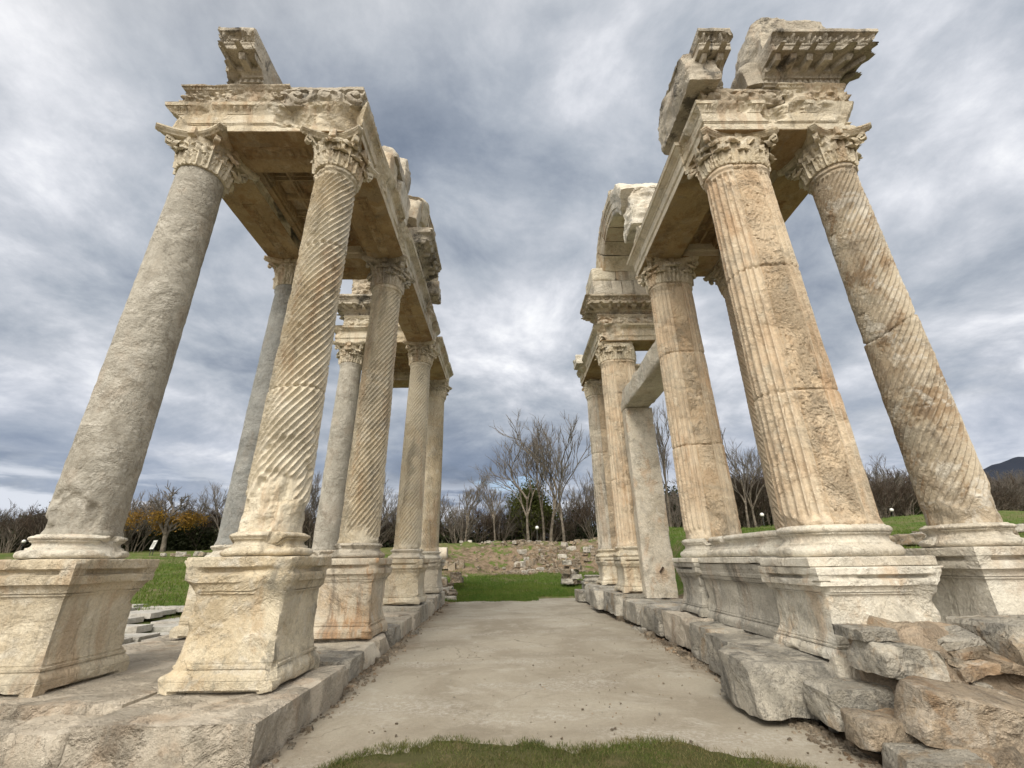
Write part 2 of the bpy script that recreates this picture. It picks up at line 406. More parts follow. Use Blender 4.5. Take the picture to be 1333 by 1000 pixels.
    bs = t.new('ShaderNodeBsdfPrincipled', {'Base Color': hsv.outputs[0], 'Roughness': 0.86, 'Normal': bp.outputs[0]})
    bs.inputs['Specular IOR Level'].default_value = 0.25
    t.l.new(bs.outputs[0], t.new('ShaderNodeOutputMaterial').inputs[0])
    return m
MARBLE = stone('weathered_marble', (0.65, 0.595, 0.475), (0.56, 0.48, 0.345), (0.71, 0.675, 0.58), stain_amt=0.38, dark_amt=0.40, dark=(0.17, 0.145, 0.105), streak=True)
MARBLE_G = stone('greyed_marble', (0.56, 0.515, 0.43), (0.45, 0.405, 0.33), (0.64, 0.61, 0.53), stain_amt=0.28, dark_amt=0.6, dark=(0.13, 0.12, 0.10), streak=True)
MARBLE_W = stone('pale_marble', (0.68, 0.65, 0.565), (0.60, 0.55, 0.455), (0.75, 0.73, 0.66), stain_amt=0.20, dark_amt=0.35, dark=(0.20, 0.18, 0.15), veins=0.15)
TAN = stone('tan_marble', (0.64, 0.55, 0.42), (0.57, 0.455, 0.325), (0.70, 0.64, 0.52), stain=(0.46, 0.29, 0.16), stain_amt=0.5, dark_amt=0.22, dark=(0.20, 0.15, 0.10), streak=True)
PECKED = stone('pecked_ochre_marble', (0.62, 0.51, 0.37), (0.56, 0.44, 0.30), (0.66, 0.57, 0.44), stain=(0.46, 0.30, 0.17), stain_amt=0.35, dark_amt=0.2, dark=(0.30, 0.22, 0.14), bump=0.6, pits=2.2, sc_=1.0)
CARVED = stone('carved_marble', (0.55, 0.49, 0.385), (0.45, 0.385, 0.29), (0.63, 0.58, 0.47), stain_amt=0.35, dark_amt=0.5, dark=(0.11, 0.10, 0.085), pits=0.5)
CORNICE = stone('sooty_marble', (0.52, 0.475, 0.39), (0.38, 0.345, 0.285), (0.62, 0.575, 0.48), stain_amt=0.2, dark_amt=0.8, dark=(0.075, 0.072, 0.065), pits=0.5)
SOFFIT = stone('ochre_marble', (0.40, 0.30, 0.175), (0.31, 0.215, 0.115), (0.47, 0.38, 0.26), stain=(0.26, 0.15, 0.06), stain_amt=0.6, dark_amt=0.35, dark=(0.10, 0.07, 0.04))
GRANITE = stone('grey_brown_marble', (0.45, 0.43, 0.375), (0.375, 0.355, 0.305), (0.53, 0.51, 0.455), stain_amt=0.12, dark_amt=0.4, dark=(0.17, 0.15, 0.12), veins=0.45, white=0.35, bump=0.3)
GREY = stone('grey_blue_marble', (0.345, 0.35, 0.335), (0.27, 0.28, 0.27), (0.40, 0.40, 0.375), stain_amt=0.10, dark_amt=0.4, dark=(0.14, 0.14, 0.13), veins=0.3, bump=0.3)
PATCHED = stone('patchy_marble', (0.64, 0.575, 0.44), (0.52, 0.43, 0.29), (0.72, 0.69, 0.60), stain=(0.45, 0.31, 0.17), stain_amt=0.5, dark_amt=0.75, dark=(0.24, 0.225, 0.18), sc_=1.15)
WHITED = stone('whitened_marble', (0.70, 0.67, 0.585), (0.58, 0.535, 0.44), (0.76, 0.74, 0.68), stain=(0.52, 0.33, 0.17), stain_amt=0.4, dark_amt=0.5, dark=(0.26, 0.25, 0.215))
STAINED = stone('orange_stained_marble', (0.60, 0.55, 0.45), (0.50, 0.40, 0.28), (0.64, 0.60, 0.52), stain=(0.46, 0.27, 0.14), stain_amt=0.75, dark_amt=0.6, dark=(0.14, 0.12, 0.10), streak=True)
PODIUM = stone('grey_podium_stone', (0.45, 0.425, 0.365), (0.34, 0.325, 0.285), (0.56, 0.525, 0.45), stain_amt=0.2, dark_amt=0.6, dark=(0.11, 0.11, 0.10), streak=True)
BLOCK = stone('plinth_stone', (0.56, 0.505, 0.42), (0.46, 0.41, 0.335), (0.65, 0.60, 0.51), stain_amt=0.25, dark_amt=0.40, dark=(0.21, 0.19, 0.155), bump=0.5, pits=0.35, sc_=1.2)
BLOCK_G = stone('grey_schist', (0.46, 0.43, 0.365), (0.33, 0.315, 0.28), (0.60, 0.555, 0.465), stain=(0.36, 0.25, 0.14), stain_amt=0.55, dark_amt=0.65, dark=(0.13, 0.13, 0.12), veins=0.4, bump=0.55, pits=0.4, white=0.25)
BLOCK_B = stone('brown_schist', (0.46, 0.38, 0.285), (0.36, 0.285, 0.205), (0.57, 0.51, 0.42), stain=(0.34, 0.20, 0.095), stain_amt=0.45, dark_amt=0.5, veins=0.4, bump=0.6, pits=0.4, white=0.3)
MORTAR = stone('earth_mortar', (0.44, 0.355, 0.265), (0.37, 0.285, 0.20), (0.50, 0.42, 0.32), stain_amt=0.2, dark_amt=0.25, bump=0.9, sc_=1.6)
MODERN = stone('new_marble_repair', (0.66, 0.61, 0.50), (0.61, 0.545, 0.43), (0.71, 0.67, 0.58), stain_amt=0.15, dark_amt=0.08, bump=0.12, pits=0.1, streak=True)
SLAB = stone('grey_white_slab', (0.62, 0.575, 0.485), (0.52, 0.465, 0.37), (0.69, 0.655, 0.575), stain=(0.46, 0.31, 0.19), stain_amt=0.55, dark_amt=0.25, veins=0.25, bump=0.3)
RUBBLE = stone('pale_rubble', (0.36, 0.30, 0.225), (0.25, 0.20, 0.145), (0.50, 0.46, 0.385), stain_amt=0.4, dark_amt=0.5, bump=0.6, sc_=1.5)
WHITEST = stone('white_rubble', (0.56, 0.53, 0.47), (0.46, 0.43, 0.37), (0.66, 0.64, 0.58), stain_amt=0.15, dark_amt=0.3, bump=0.5)
# ---------------------------------------------------------------- column parts
def rprof(z, h, r0, r1):
    t = np.clip(z/h, 0, 1); return r0 + (r1-r0)*(0.35*t + 0.65*t*t)
def shaft(h=4.9, r0=0.37, r1=0.315, half=0.0, mode='spiral', hand=1, seed=0, joints=(), nth=264, nz=330,
          nfl=24, pitch=0.112, depth=0.026, wearf=0.35, breaks=(), low=0.0, neck=True, worn=0.5):
    plan = plan_circle(r0, nth) if half == 0 else plan_stadium(r0, half, nth)
    P, N, S, K, kd = plan; arc = math.pi*r0
    def extra(s, z, edge_, k, off):
        X = P[None, :, 0] + 0*z; Y = P[None, :, 1] + 0*z
        pts = np.stack([X, Y, z], -1).reshape(-1, 3)
        d = rprof(z, h, r0, r1) - r0
        fade = sstep(z, 0.05, 0.12)*(1-sstep(z, h-0.16, h-0.12))
        w1 = fbm(pts, 2.2, 4, seed=seed+1).reshape(z.shape); w2 = fbm(pts, 9, 3, seed=seed+5).reshape(z.shape)
        worn_m = sstep(w1 + 0.25*w2, 0.12, 0.55)*wearf
        lowm = sstep(low - z + 0.28*fbm(pts, 3.1, 4, seed=seed+9).reshape(z.shape), -0.05, 0.05) if low > 0 else 0*z
        keep = np.clip(fade*(1-worn_m)*(1-lowm), 0, 1)
        if mode == 'spiral':
            ph = hand*z/pitch*(-1) + s/(2*math.pi*r0)*nfl
            u = (ph % 1.0)*2-1
            fl = np.sqrt(np.clip(1-(u/0.80)**2, 0, 1))
            d = d - depth*fl*keep
        elif mode == 'vertical':
            ss = np.where(k == 0, s, np.where(k == 2, s-arc-2*half, 0)); on = ((k == 0) | (k == 2))
            u = ((ss/arc*nfl/2) % 1.0)*2-1
            fl = np.sqrt(np.clip(1-(u/0.78)**2, 0, 1))
            d = d - np.where(on, depth*fl*keep, 0)
            flat = ~on
            peck = 0.007*np.abs(fbm(pts*np.array([0.8, 1, 1.9]), 36, 2, seed=seed+3)).reshape(z.shape)
            edge = np.where(flat, sstep(np.minimum((s-arc) % (arc+2*half), 2*half-((s-arc) % (arc+2*half))), 0.0, 0.03), 0)
            ed_ = np.minimum((s-arc) % (arc+2*half), 2*half-((s-arc) % (arc+2*half)))
            d = d + np.where(flat, edge*(0.004 - peck*2.6) - 0.020*np.exp(-((ed_-0.012)/0.010)**2), 0)
        else:
            d = d + 0.004*fbm(pts, 14, 4, seed=seed+3).reshape(z.shape)
        # foot and neck
        d = d + 0.022*(1-sstep(z, 0.0, 0.07))*(1-lowm)
        if neck: d = d + 0.026*np.sqrt(np.clip(1-((z-(h-0.055))/0.028)**2, 0, 1)) + 0.012*sstep(z, h-0.028, h-0.02)
        d = d + 0.006*w1 + 0.005*w2*worn - 0.020*lowm + lowm*0.030*fbm(pts, 4.5, 5, seed=seed+21).reshape(z.shape)
        chips = sstep(fbm(pts, 6.5, 4, seed=seed+30).reshape(z.shape), 0.62, 0.82)
        d = d - 0.020*chips*worn
        for jn, (zj, tilt) in enumerate(joints):
            zz = zj + tilt*X + 0.018*fbm(pts, 2.0, 3, seed=seed+40+jn).reshape(z.shape)
            d = d - 0.034*np.exp(-((z-zz)/0.013)**2)*(0.6+0.4*sstep(w2, -0.5, 0.4)) + (0.006 if jn % 2 else -0.006)*(z > zz)
        for (ang, zc, rr, dp) in breaks:
            a = math.radians(ang); cx, cy = r0*math.cos(a)+half*np.sign(math.cos(a)), r0*math.sin(a)
            dist = np.sqrt((X-cx)**2 + (Y-cy)**2 + ((z-zc)*0.75)**2)/rr + 0.35*fbm(pts, 5, 3, seed=seed+50).reshape(z.shape)
            mk = 1-sstep(dist, 0.75, 1.0)
            d = d - mk*(dp + 0.012*fbm(pts, 9, 4, seed=seed+60).reshape(z.shape))
        return d
    return sweep(plan, [(-0.045, -0.02), (0, 0), (h, 0)], h/nz, extra)

def attic_base(z0, z1, r, half=0.0, plinth=0.0, n=120, seed=0, wit=6, step=0.014, phx=0, phy=0):
    """round attic base; the profile as real mouldings; optional square slab under it"""
    g = Geo(); hgt = z1-z0; zb = z0
    if plinth > 0:
        p = sweep(plan_rect(phx or r+0.13+half, phy or r+0.13, 0.035), [(z0, -0.01), (z0+0.008, 0), (z0+plinth-0.008, 0), (z0+plinth, -0.01)], 0.02)
        g.add(p); zb = z0+plinth; hgt = z1-zb
    pl = plan_circle(r, n) if half == 0 else plan_stadium(r, half, n)
    pr = []
    t1 = 0.36*hgt
    for i in range(9): a = -math.pi/2 + math.pi*i/8; pr.append((zb+t1/2+t1/2*math.sin(a), 0.055+0.055*math.cos(a)))
    pr.append((zb+t1+0.006, 0.052)); pr.append((zb+t1+0.02, 0.052))
    sc0, sc1 = zb+t1+0.02, zb+0.70*hgt
    for i in range(1, 8): a = math.pi*i/7; pr.append((sc0+(sc1-sc0)*(1-math.cos(a))/2, 0.050-0.010*i/7-0.030*math.sin(a)))
    pr.append((sc1+0.012, 0.045))
    t2 = z1-0.012-(sc1+0.012)
    for i in range(7): a = -math.pi/2 + math.pi*i/6; pr.append((sc1+0.012+t2/2+t2/2*math.sin(a), 0.026+0.036*math.cos(a)))
    pr.append((z1, 0.012))
    g.add(sweep(pl, pr, step))
    chips(g, 6, 0.07, 0.016, seed, zmax=z1-0.07)
    wear(g, wit, 3.0, 0.3, 0.2, seed); rough(g, 0.005, 7, 5, seed+3, gain=0.6)
    return g

def pedestal(hx, hy, h, seed=0, slots=True, wit=10, wbase=0.05, step=0.03, flare=0.05, wthr=0.4, cap=1.0, half=0.0, nchip=14):
    """moulded pedestal: spreading foot, curved die, stepped cap with unfinished slots"""
    k = h/1.07; D = 0.0; c = cap
    pr = [(0, 0.078), (0.085*k, 0.080), (0.092*k, 0.070), (0.094*k, 0.076), (0.12*k, 0.070), (0.15*k, 0.048), (0.163*k, 0.040), (0.166*k, 0.034), (0.172*k, 0.034), (0.176*k, 0.044), (0.196*k, 0.044), (0.20*k, 0.028), (0.215*k, 0.026), (0.218*k, flare*0.6)]
    for i in range(1, 7): t = i/6; pr.append((0.218*k+0.18*k*t, flare*0.6*(1-t)**2))
    pr += [(0.70*k, 0.0), (0.735*k, 0.004), (0.752*k, 0.010), (0.755*k, 0.022), (0.768*k, 0.024), (0.771*k, 0.014), (0.776*k, 0.014), (0.779*k, 0.032), (0.792*k, 0.034), (0.80*k, 0.036), (0.82*k, 0.044), (0.845*k, 0.062*c),
           (0.850*k, 0.066*c), (0.853*k, 0.084*c), (0.915*k, 0.086*c), (0.921*k, 0.080*c), (0.924*k, 0.082*c), (0.980*k, 0.088*c), (0.984*k, 0.094*c), (1.060*k, 0.096*c), (h, 0.090*c)]
    def extra(s, z, kk, q, off):
        d = 0*z
        if slots:
            m = sstep(kk, 0.05, 0.075)
            d = d - 0.055*m*((z > 0.928*k) & (z < 0.978*k))
            d = d - 0.07*m*(z < 0.028*k)
        return d
    g = sweep(plan_rect(hx, hy, step), pr, 0.013, extra)
    chips(g, nchip, 0.07, 0.014, seed, zmin=0.02)
    wear(g, wit, 2.6, wthr, 0.15, seed, base=wbase); rough(g, 0.0028, 6, 5, seed+2, gain=0.6)
    return g

def leaf(h, w, r, curl, plan_pt, seed=0, nu=17, nv=22, bell=None):
    """acanthus leaf on the bell; plan_pt = (point, normal) on the plan curve"""
    (cx, cy), (nx, ny) = plan_pt; tx, ty = -ny, nx
    V = []
    us = np.linspace(-1, 1, nu); vs = np.linspace(0, 1, nv)
    for side in (0, 1):
        for v in vs:
            ww = w*(0.72+0.35*math.sin(min(v, 0.75)/0.75*math.pi*0.62))*(1.0 if v < 0.78 else math.sqrt(max(0, 1-((v-0.78)/0.23)**2)))
            ww *= 0.80+0.22*abs(math.sin(v*math.pi*4.0))
            if v < 0.72: zz = v/0.72*h*0.90; rr = 0.030 + 0.02*v
            else:
                a = (v-0.72)/0.28*math.pi*0.95; zz = h*0.90+0.10*h*math.sin(a); rr = 0.03 + curl*0.5*(1-math.cos(a)); zz -= 0.12*h*(1-math.cos(a))/2*(v > 0.86)
            bo = bell(zz) if bell else 0
            for u in us:
                rel = 0.020*math.cos(u*math.pi*3)*(0.85+0.15*v) + (0.016 if abs(u) < 0.10 else 0) - 0.035*u*u
                o = bo + rr + rel*(1 if side == 0 else 0.3) - side*0.035
                V.append((cx+nx*o+tx*u*ww*(1+o*0.8), cy+ny*o+ty*u*ww*(1+o*0.8), zz))
    nq = nu*nv; V = np.array(V)
    Q = grid_quads(nv, nu, wrap=False)
    Q2 = grid_quads(nv, nu, wrap=False, off=nq)[:, ::-1]
    rim = []
    edge = [i for i in range(nu)] + [j*nu+nu-1 for j in range(1, nv)] + [(nv-1)*nu+i for i in range(nu-2, -1, -1)] + [j*nu for j in range(nv-2, 0, -1)]
    for i in range(len(edge)):
        a, b = edge[i], edge[(i+1) % len(edge)]; rim.append((b, a, a+nq, b+nq))
    return Geo(V, np.vstack([Q, Q2, np.array(rim)]))
def volute(cx, cy, ang, z, size, thick, seed=0):
    """corner scroll: a tapering ribbon rising from the bell and curling under the abacus horn"""
    pts = []
    for i in range(26):
        t = i/25
        if t < 0.45: q = t/0.45; pts.append((0.02+0.60*size*q**1.4*2, -0.16*(1-q)**1.0+0.02, thick*(0.7+0.3*q)))
        else:
            q = (t-0.45)/0.55; a = math.pi/2 - q*math.pi*2.6; rr = 0.055*(1-0.75*q)
            pts.append((0.02+1.2*size+rr*math.cos(a), 0.02-0.055+rr*math.sin(a), thick*(1-0.5*q)))
    dx, dy = math.cos(ang), math.sin(ang); tx, ty = -dy, dx; V = []; wdt = 0.035
    for (r, zz, th) in pts:
        for (a, b) in ((-1, -1), (1, -1), (1, 1), (-1, 1)):
            V.append((cx+dx*r+tx*a*wdt, cy+dy*r+ty*a*wdt, z+zz+b*th*0.5))
    g = Geo(np.array(V), grid_quads(len(pts), 4)); g.P = [[3, 2, 1, 0], [len(V)-4, len(V)-3, len(V)-2, len(V)-1]]
    return g
def capital(h=0.6, r=0.315, half=0.0, ab=0.47, seed=0, detail=1.0, wamt=0.4, abh=0.085, frontdamage=0.0):
    rs = np.random.RandomState(seed)
    bellf = lambda z: 0.0 + 0.09*np.clip(z/h, 0, 1)**2.2
    n = 96
    plan = plan_circle(r, n) if half == 0 else plan_stadium(r, half, n)
    pr = [(0, 0.02), (0.02, 0.03), (0.04, 0.02), (0.045, 0.0)] + [(0.045+(h-abh-0.045)*i/10, float(bellf(0.045+(h-abh-0.045)*i/10))) for i in range(1, 11)]
    g = sweep(plan, pr, 0.03)
    def ptat(ang, side=None):
        cx = 0.0
        if half: cx = half*(1 if math.cos(ang) > 0.01 else -1 if math.cos(ang) < -0.01 else 0)
        return (cx+r*math.cos(ang), r*math.sin(ang)), (math.cos(ang), math.sin(ang))
    L = 8 if half == 0 else 8
    angs = [2*math.pi*i/L for i in range(L)]
    bad = rs.rand(64)
    def place(offset, lh, lw, curl):
        i = 0
        for a in angs:
            a2 = a+offset; i += 1
            g.add(leaf(lh*(0.94+0.1*rs.rand()), lw, r, curl*(0.35 if bad[i] < wamt else 1.0), ptat(a2), bell=bellf))
        if half:
            for sx in (-1, 1):
                for xx in (-half*0.5, half*0.5) if offset == 0 else (0,):
                    g.add(leaf(lh, lw, r, curl*0.8, ((xx, sx*r), (0, sx)), bell=bellf))
    place(0.0, h*0.70, 0.128, 0.11)
    place(math.pi/8, h*0.44, 0.128, 0.10)
    for i in range(4):
        a = math.pi/4+math.pi/2*i; sx = half*(1 if math.cos(a) > 0 else -1)
        g.add(volute(sx+(r+0.03)*math.cos(a), (r+0.03)*math.sin(a), a, h-abh-0.03, 0.12, 0.05))
    # abacus with hollow sides and cut-off horns
    m = 20; P = []
    hx, hy = ab+half, ab
    for kx in range(4):
        ct = [(-hx, -hy), (hx, -hy), (hx, hy), (-hx, hy)]; a = np.array(ct[kx]); b = np.array(ct[(kx+1) % 4]); inn = np.array([(0, 1), (-1, 0), (0, -1), (1, 0)][kx])
        for i in range(m):
            t = 0.06+0.88*i/(m-1); p = a+(b-a)*t+inn*0.13*math.sin(math.pi*(t-0.06)/0.88)**0.9
            P.append(p)
    P = np.array(P); T = np.roll(P, -1, 0)-np.roll(P, 1, 0); N = np.stack([T[:, 1], -T[:, 0]], 1); N /= np.linalg.norm(N, axis=1, keepdims=True)
    z0 = h-abh
    g.add(sweep((P, N, np.zeros(len(P)), np.full(len(P), 9.), np.zeros(len(P), int)),
                [(z0, -0.045), (z0+0.02, -0.03), (z0+0.04, -0.002), (z0+0.045, 0.0), (z0+0.055, -0.012), (z0+0.06, 0.004), (h, 0.006)], 0.012))
    for i in range(4):      # centre flower on each side
        a = math.pi/2*i; rr = (ab-0.13 if i % 2 else ab-0.13+half)
        f = rock(0.10, 0.10, 0.12, seed+i, 6, 0.05, 3, 0); f.rotz(a); f.move(math.cos(a)*rr, math.sin(a)*rr, z0-0.015); g.add(f)
    g.V += seed*3.1
    wear(g, 1, 5.0, 0.1, 0.5, seed)
    rough(g, 0.007, 12, 4, seed, gain=0.6)
    g.V -= seed*3.1
    if frontdamage:
        pts = g.V; mk = sstep(fbm(pts, 3.2, 3, seed=seed+7)+frontdamage-0.5, 0.0, 0.4)
        rad = np.hypot(np.clip(np.abs(pts[:, 0])-half, 0, 9), pts[:, 1]); lim = r+0.05+0.03*fbm(pts, 7, 4, seed=seed+8)
        f = np.where((rad > lim), 1-(1-lim/np.maximum(rad, 1e-6))*mk, 1)
        sgn = np.sign(pts[:, 0])*np.minimum(np.abs(pts[:, 0]), half)
        g.V[:, 0] = sgn + (pts[:, 0]-sgn)*f; g.V[:, 1] = pts[:, 1]*f
    return g

# ---------------------------------------------------------------- carved bands
def egg(s, z, z0, z1, w=0.11, d=0.03):
    u = (s/w) % 1.0*2-1; t = np.clip((z-z0)/(z1-z0), 0, 1); on = (z > z0) & (z < z1)
    e = np.clip(1-(u/0.58)**2-((t-0.60)/0.62)**2, 0, 1)**0.5; dart = np.clip(1-np.abs(np.abs(u)-1)*6, 0, 1)
    return on*(d*np.maximum(e, dart*0.8) - d*0.7)
def scroll(s, z, z0, z1, w=0.42, d=0.05, seed=0):
    """running acanthus scroll as relief"""
    on = sstep(z, z0, z0+0.015)*(1-sstep(z, z1-0.015, z1)); zc = (z0+z1)/2; hh = (z1-z0)/2
    i = np.floor(s/w); u = (s/w-i)*2-1; x = u*w/2; y = (z-zc); fl = np.where(i % 2 > 0, -1, 1)
    rr = np.sqrt((x*2*hh/w*1.0)**2+y**2)/hh; th = np.arctan2(y*fl, x)
    sp = np.cos(th - rr*7.0); pt = np.cos(th*5 + rr*4)
    pts = np.stack([s.ravel(), z.ravel(), 0*z.ravel()+seed], 1)
    nz_ = fbm(pts, 14, 3, seed=seed).reshape(z.shape)
    v = np.maximum(sstep(sp, -0.1, 0.45), 0.8*sstep(pt+0.6*nz_, 0.45, 0.9)*(rr > 0.75))
    v = np.maximum(v, (rr < 0.28)*1.0)
    return on*(v*d - d*0.9 + 0.012*nz_)
def garland(s, z, z0, z1, w=0.36, d=0.06, seed=0):
    on = sstep(z, z0, z0+0.02)*(1-sstep(z, z1-0.02, z1))
    pts = np.stack([s.ravel(), z.ravel()*1.2, 0*z.ravel()+seed], 1)
    a = fbm(pts, 7, 3, seed=seed).reshape(z.shape); b = fbm(pts, 15, 2, seed=seed+3).reshape(z.shape)
    v = sstep(np.abs(a), 0.30, 0.06)*0.9 + 0.5*sstep(b, 0.05, 0.35) if False else (1-sstep(np.abs(a), 0.05, 0.22))*0.8+0.45*sstep(b, 0.0, 0.3)
    return on*(np.clip(v, 0, 1)*d - d*0.8)
def dentil(s, z, z0, z1, w=0.085, d=0.035):
    u = (s/w) % 1.0; return ((z > z0) & (z < z1))*np.where(u < 0.36, -d, 0.0)
def tongues(s, z, z0, z1, w=0.05, d=0.012):
    u = (s/w) % 1.0*2-1; return ((z > z0) & (z < z1))*(-d*np.clip(np.abs(u)*1.6-0.6, 0, 1))
def palmette(s, z, z0, z1, w=0.24, d=0.035, seed=0):
    i = np.floor(s/w); u = (s/w-i)*2-1; t = np.clip((z-z0)/(z1-z0), 0, 1); on = (z > z0) & (z < z1)
    th = np.arctan2(u*0.9, t+0.25); v = np.cos(th*9)*np.where(np.abs(u) < 0.72, 1, -0.6)
    return on*(d*sstep(v, -0.2, 0.5)-d*0.8)

ARCH = [(0, -0.004), (0.0, 0), (0.115, 0.0), (0.118, 0.012), (0.132, 0.014), (0.136, 0.022), (0.30, 0.022), (0.303, 0.034), (0.322, 0.038), (0.330, 0.040), (0.345, 0.062),
        (0.385, 0.105), (0.400, 0.112), (0.404, 0.135), (0.455, 0.145), (0.460, 0.150)]
def architrave(hx, hy, h=0.47, seed=0, step=0.02, wit=5, wbase=0.0, wthr=0.1, carve=True, crown=1.0, nchip=8, sof=None):
    k = h/0.46
    pr = [(z*k, o if o < 0.04 else 0.04+(o-0.04)*crown) for z, o in ARCH]
    def extra(s, z, kk, q, off):
        d = 0*z
        if carve:
            d = d + tongues(s, z, 0.118*k, 0.136*k, 0.030, 0.010) + tongues(s, z, 0.302*k, 0.325*k, 0.030, 0.012)
            d = d + egg(s, z, 0.33*k, 0.40*k, 0.095, 0.030)
        return d
    g = sweep(plan_rect(hx, hy, step), pr, 0.012, extra)
    if nchip: chips(g, nchip, 0.22, 0.05, seed, zmin=0.28)
    if nchip: chips(g, nchip//3, 0.07, 0.02, seed+1)
    wear(g, wit, 2.4, wthr, 0.25, seed, base=wbase); rough(g, 0.005, 5, 5, seed, gain=0.6)
    return g
def frieze(hx, hy, h=0.36, seed=0, step=0.012, kind='scroll', wit=3, wthr=0.1, top=True, bulge=0.03, amp=0.02):
    pr = [(0, -0.01), (0.01, 0)] + [(0.01+(h-0.08)*i/10, bulge*math.sin(math.pi*i/10)) for i in range(1, 11)] + ([(h-0.065, 0.02), (h-0.03, 0.035), (h-0.025, 0.05), (h-0.004, 0.055), (h, 0.045)] if top else [(h, -0.015)])
    f = {'scroll': scroll, 'garland': garland}[kind]
    def extra(s, z, kk, q, off):
        return f(s, z, 0.015, h-0.075, seed=seed) + (egg(s, z, h-0.065, h-0.026, 0.05, 0.018) if top else 0)
    g = sweep(plan_rect(hx, hy, step), pr, 0.011, extra)
    wear(g, wit, 3.0, wthr, 0.3, seed); rough(g, amp, 4.0, 6, seed, gain=0.6)
    return g
def cornice(hx, hy, h=0.62, seed=0, step=0.016, proj=0.42, wit=2, wthr=0.25, base=0.0, sides=(0,), back=-0.02):
    """moulded cornice block; the carved profile runs on the sides listed (0 front, 1 right, 2 back, 3 left), the others are rough"""
    p = proj; pr0 = [(0, 0.0), (0.03, 0.012), (0.035, 0.04), (0.11, 0.042), (0.112, 0.062), (0.135, 0.07), (0.165, 0.10), (0.172, 0.12), (0.285, 0.125), (0.288, p*0.80), (0.30, p*0.82),
           (0.365, p*0.83), (0.372, p*0.86), (0.395, p*0.88), (0.40, p*0.84), (0.44, p*0.87), (0.50, p*0.95), (0.54, p), (0.545, p*1.04), (0.60, p*1.05), (0.62, p*1.03)]
    pr = [(z*h/0.62, o) for z, o in pr0]; kz = h/0.62
    pl = plan_rect(hx, hy, step); N0 = pl[1].copy(); side = pl[4]
    mult = np.array([1.0 if k in sides else 0.0 for k in side]); N = N0.copy()
    for i in range(len(N)):
        if not mult[i]: 
            prev = side[i-1]
            if i and side[i-1] != side[i] and prev in sides: N[i] = np.array([(0, -1), (1, 0), (0, 1), (-1, 0)][prev])
            else: N[i] = 0
        elif np.abs(N[i]).sum() > 1.5 and side[i-1] not in sides: N[i] = np.array([(0, -1), (1, 0), (0, 1), (-1, 0)][side[i]])
    # spread the mitre over the last stretch of each carved side so that the carving runs round the corner
    T = np.zeros(len(N)); Rm = 0.45
    for i in range(len(N)):
        k = side[i]
        if k in sides:
            Lk = 2*(hx if k % 2 == 0 else hy); si = pl[2][i]; tv = np.array([(1, 0), (0, 1), (-1, 0), (0, -1)][k]); nv_ = np.array([(0, -1), (1, 0), (0, 1), (-1, 0)][k])
            r_ = min(Rm, Lk*0.5); tt = 0.0
            if (k+1) % 4 in sides: tt += max(0, (si-(Lk-r_))/r_)
            if (k-1) % 4 in sides: tt -= max(0, (r_-si)/r_)
            N[i] = nv_+tv*tt; T[i] = tt
    pl = (pl[0], N, pl[2], pl[3], pl[4])
    def extra(s, z, kk, q, off):
        zz = z/kz; s = s + T[None]*off + 7.0
        d = dentil(s, zz, 0.040, 0.110, 0.085, 0.032) + egg(s, zz, 0.135, 0.17, 0.07, 0.02)
        u = (s/0.235) % 1.0; mod = (u < 0.40)
        on = (zz > 0.173) & (zz < 0.287)
        d = d + on*np.where(mod, (p*0.72-0.125)*(0.80+0.2*sstep(zz, 0.17, 0.25)), 0.0)
        d = d + tongues(s, zz, 0.372, 0.398, 0.04, 0.015) + palmette(s, zz, 0.41, 0.54, 0.24, 0.05, seed)
        return d
    g = sweep(pl, pr, 0.013, extra)
    chips(g, 7, 0.10, 0.03, seed)
    wear(g, wit, 2.6, wthr, 0.3, seed, base=base)
    rs_ = np.abs(g.V[:, 1]+hy) > 0.03 if 0 in sides else np.ones(len(g.V), bool)
    rough(g, 0.010, 7, 5, seed, gain=0.6)
    return g
# ================================================================ THE MONUMENT
YR = [4.83, 7.68, 11.36, 14.15]
ZB, ZT = 1.6, 6.5          # shaft foot and top
G_COL = 'columns of the ruined gateway'
def column(label, x, y, zp, sh, shmat, pedmat=MARBLE, basemat=MARBLE_W, capmat=MARBLE, r=0.37, rt=0.315, half=0.0, seed=0,
           ped=True, phx=None, pw=4, pwt=0.45, pwb=0.0, bwit=4, nchip=14, ztop=1.37, cap_kw=None, pedstep=0.03, name='column', hp=0.0, cs=1.0, phy=None, q=1.0):
    t = thing(name, label, 'column', (x, y, zp), G_COL)
    if ped:
        g = pedestal(phx or 0.39, phy or 0.39, ztop-zp, seed, wit=pw, wbase=pwb, wthr=pwt, step=pedstep, cap=cs, nchip=nchip)
        build('pedestal', g, pedmat, t, 40)
    g = attic_base(ztop-zp+0.002, ZB-zp-0.002, r+0.005, half, hp, seed=seed+3, wit=bwit, n=int(150*q)); build('base', g, basemat, t, 45)
    g = sh().move(0, 0, ZB-zp); so = build('shaft', g, shmat, t, 50)
    if half:      # the flat pecked strip between the two half columns is a different surface
        so.data.materials.append(PECKED); n_ = len(so.data.polygons); ce = np.zeros(n_*3); so.data.polygons.foreach_get('center', ce); ce = ce.reshape(-1, 3)
        mi = ((np.abs(ce[:, 0]) < half-0.012) & (np.abs(ce[:, 1]) > r*0.6)).astype(np.int32); so.data.polygons.foreach_set('material_index', mi); so.data.update()
    g = capital(ZCAP-ZT, rt, half, seed=seed+5, **(cap_kw or {})).move(0, 0, ZT-zp+0.001); build('capital', g, capmat, t, 48)
    return t
ZCAP = 7.068
LX, BX = -4.45, -2.48
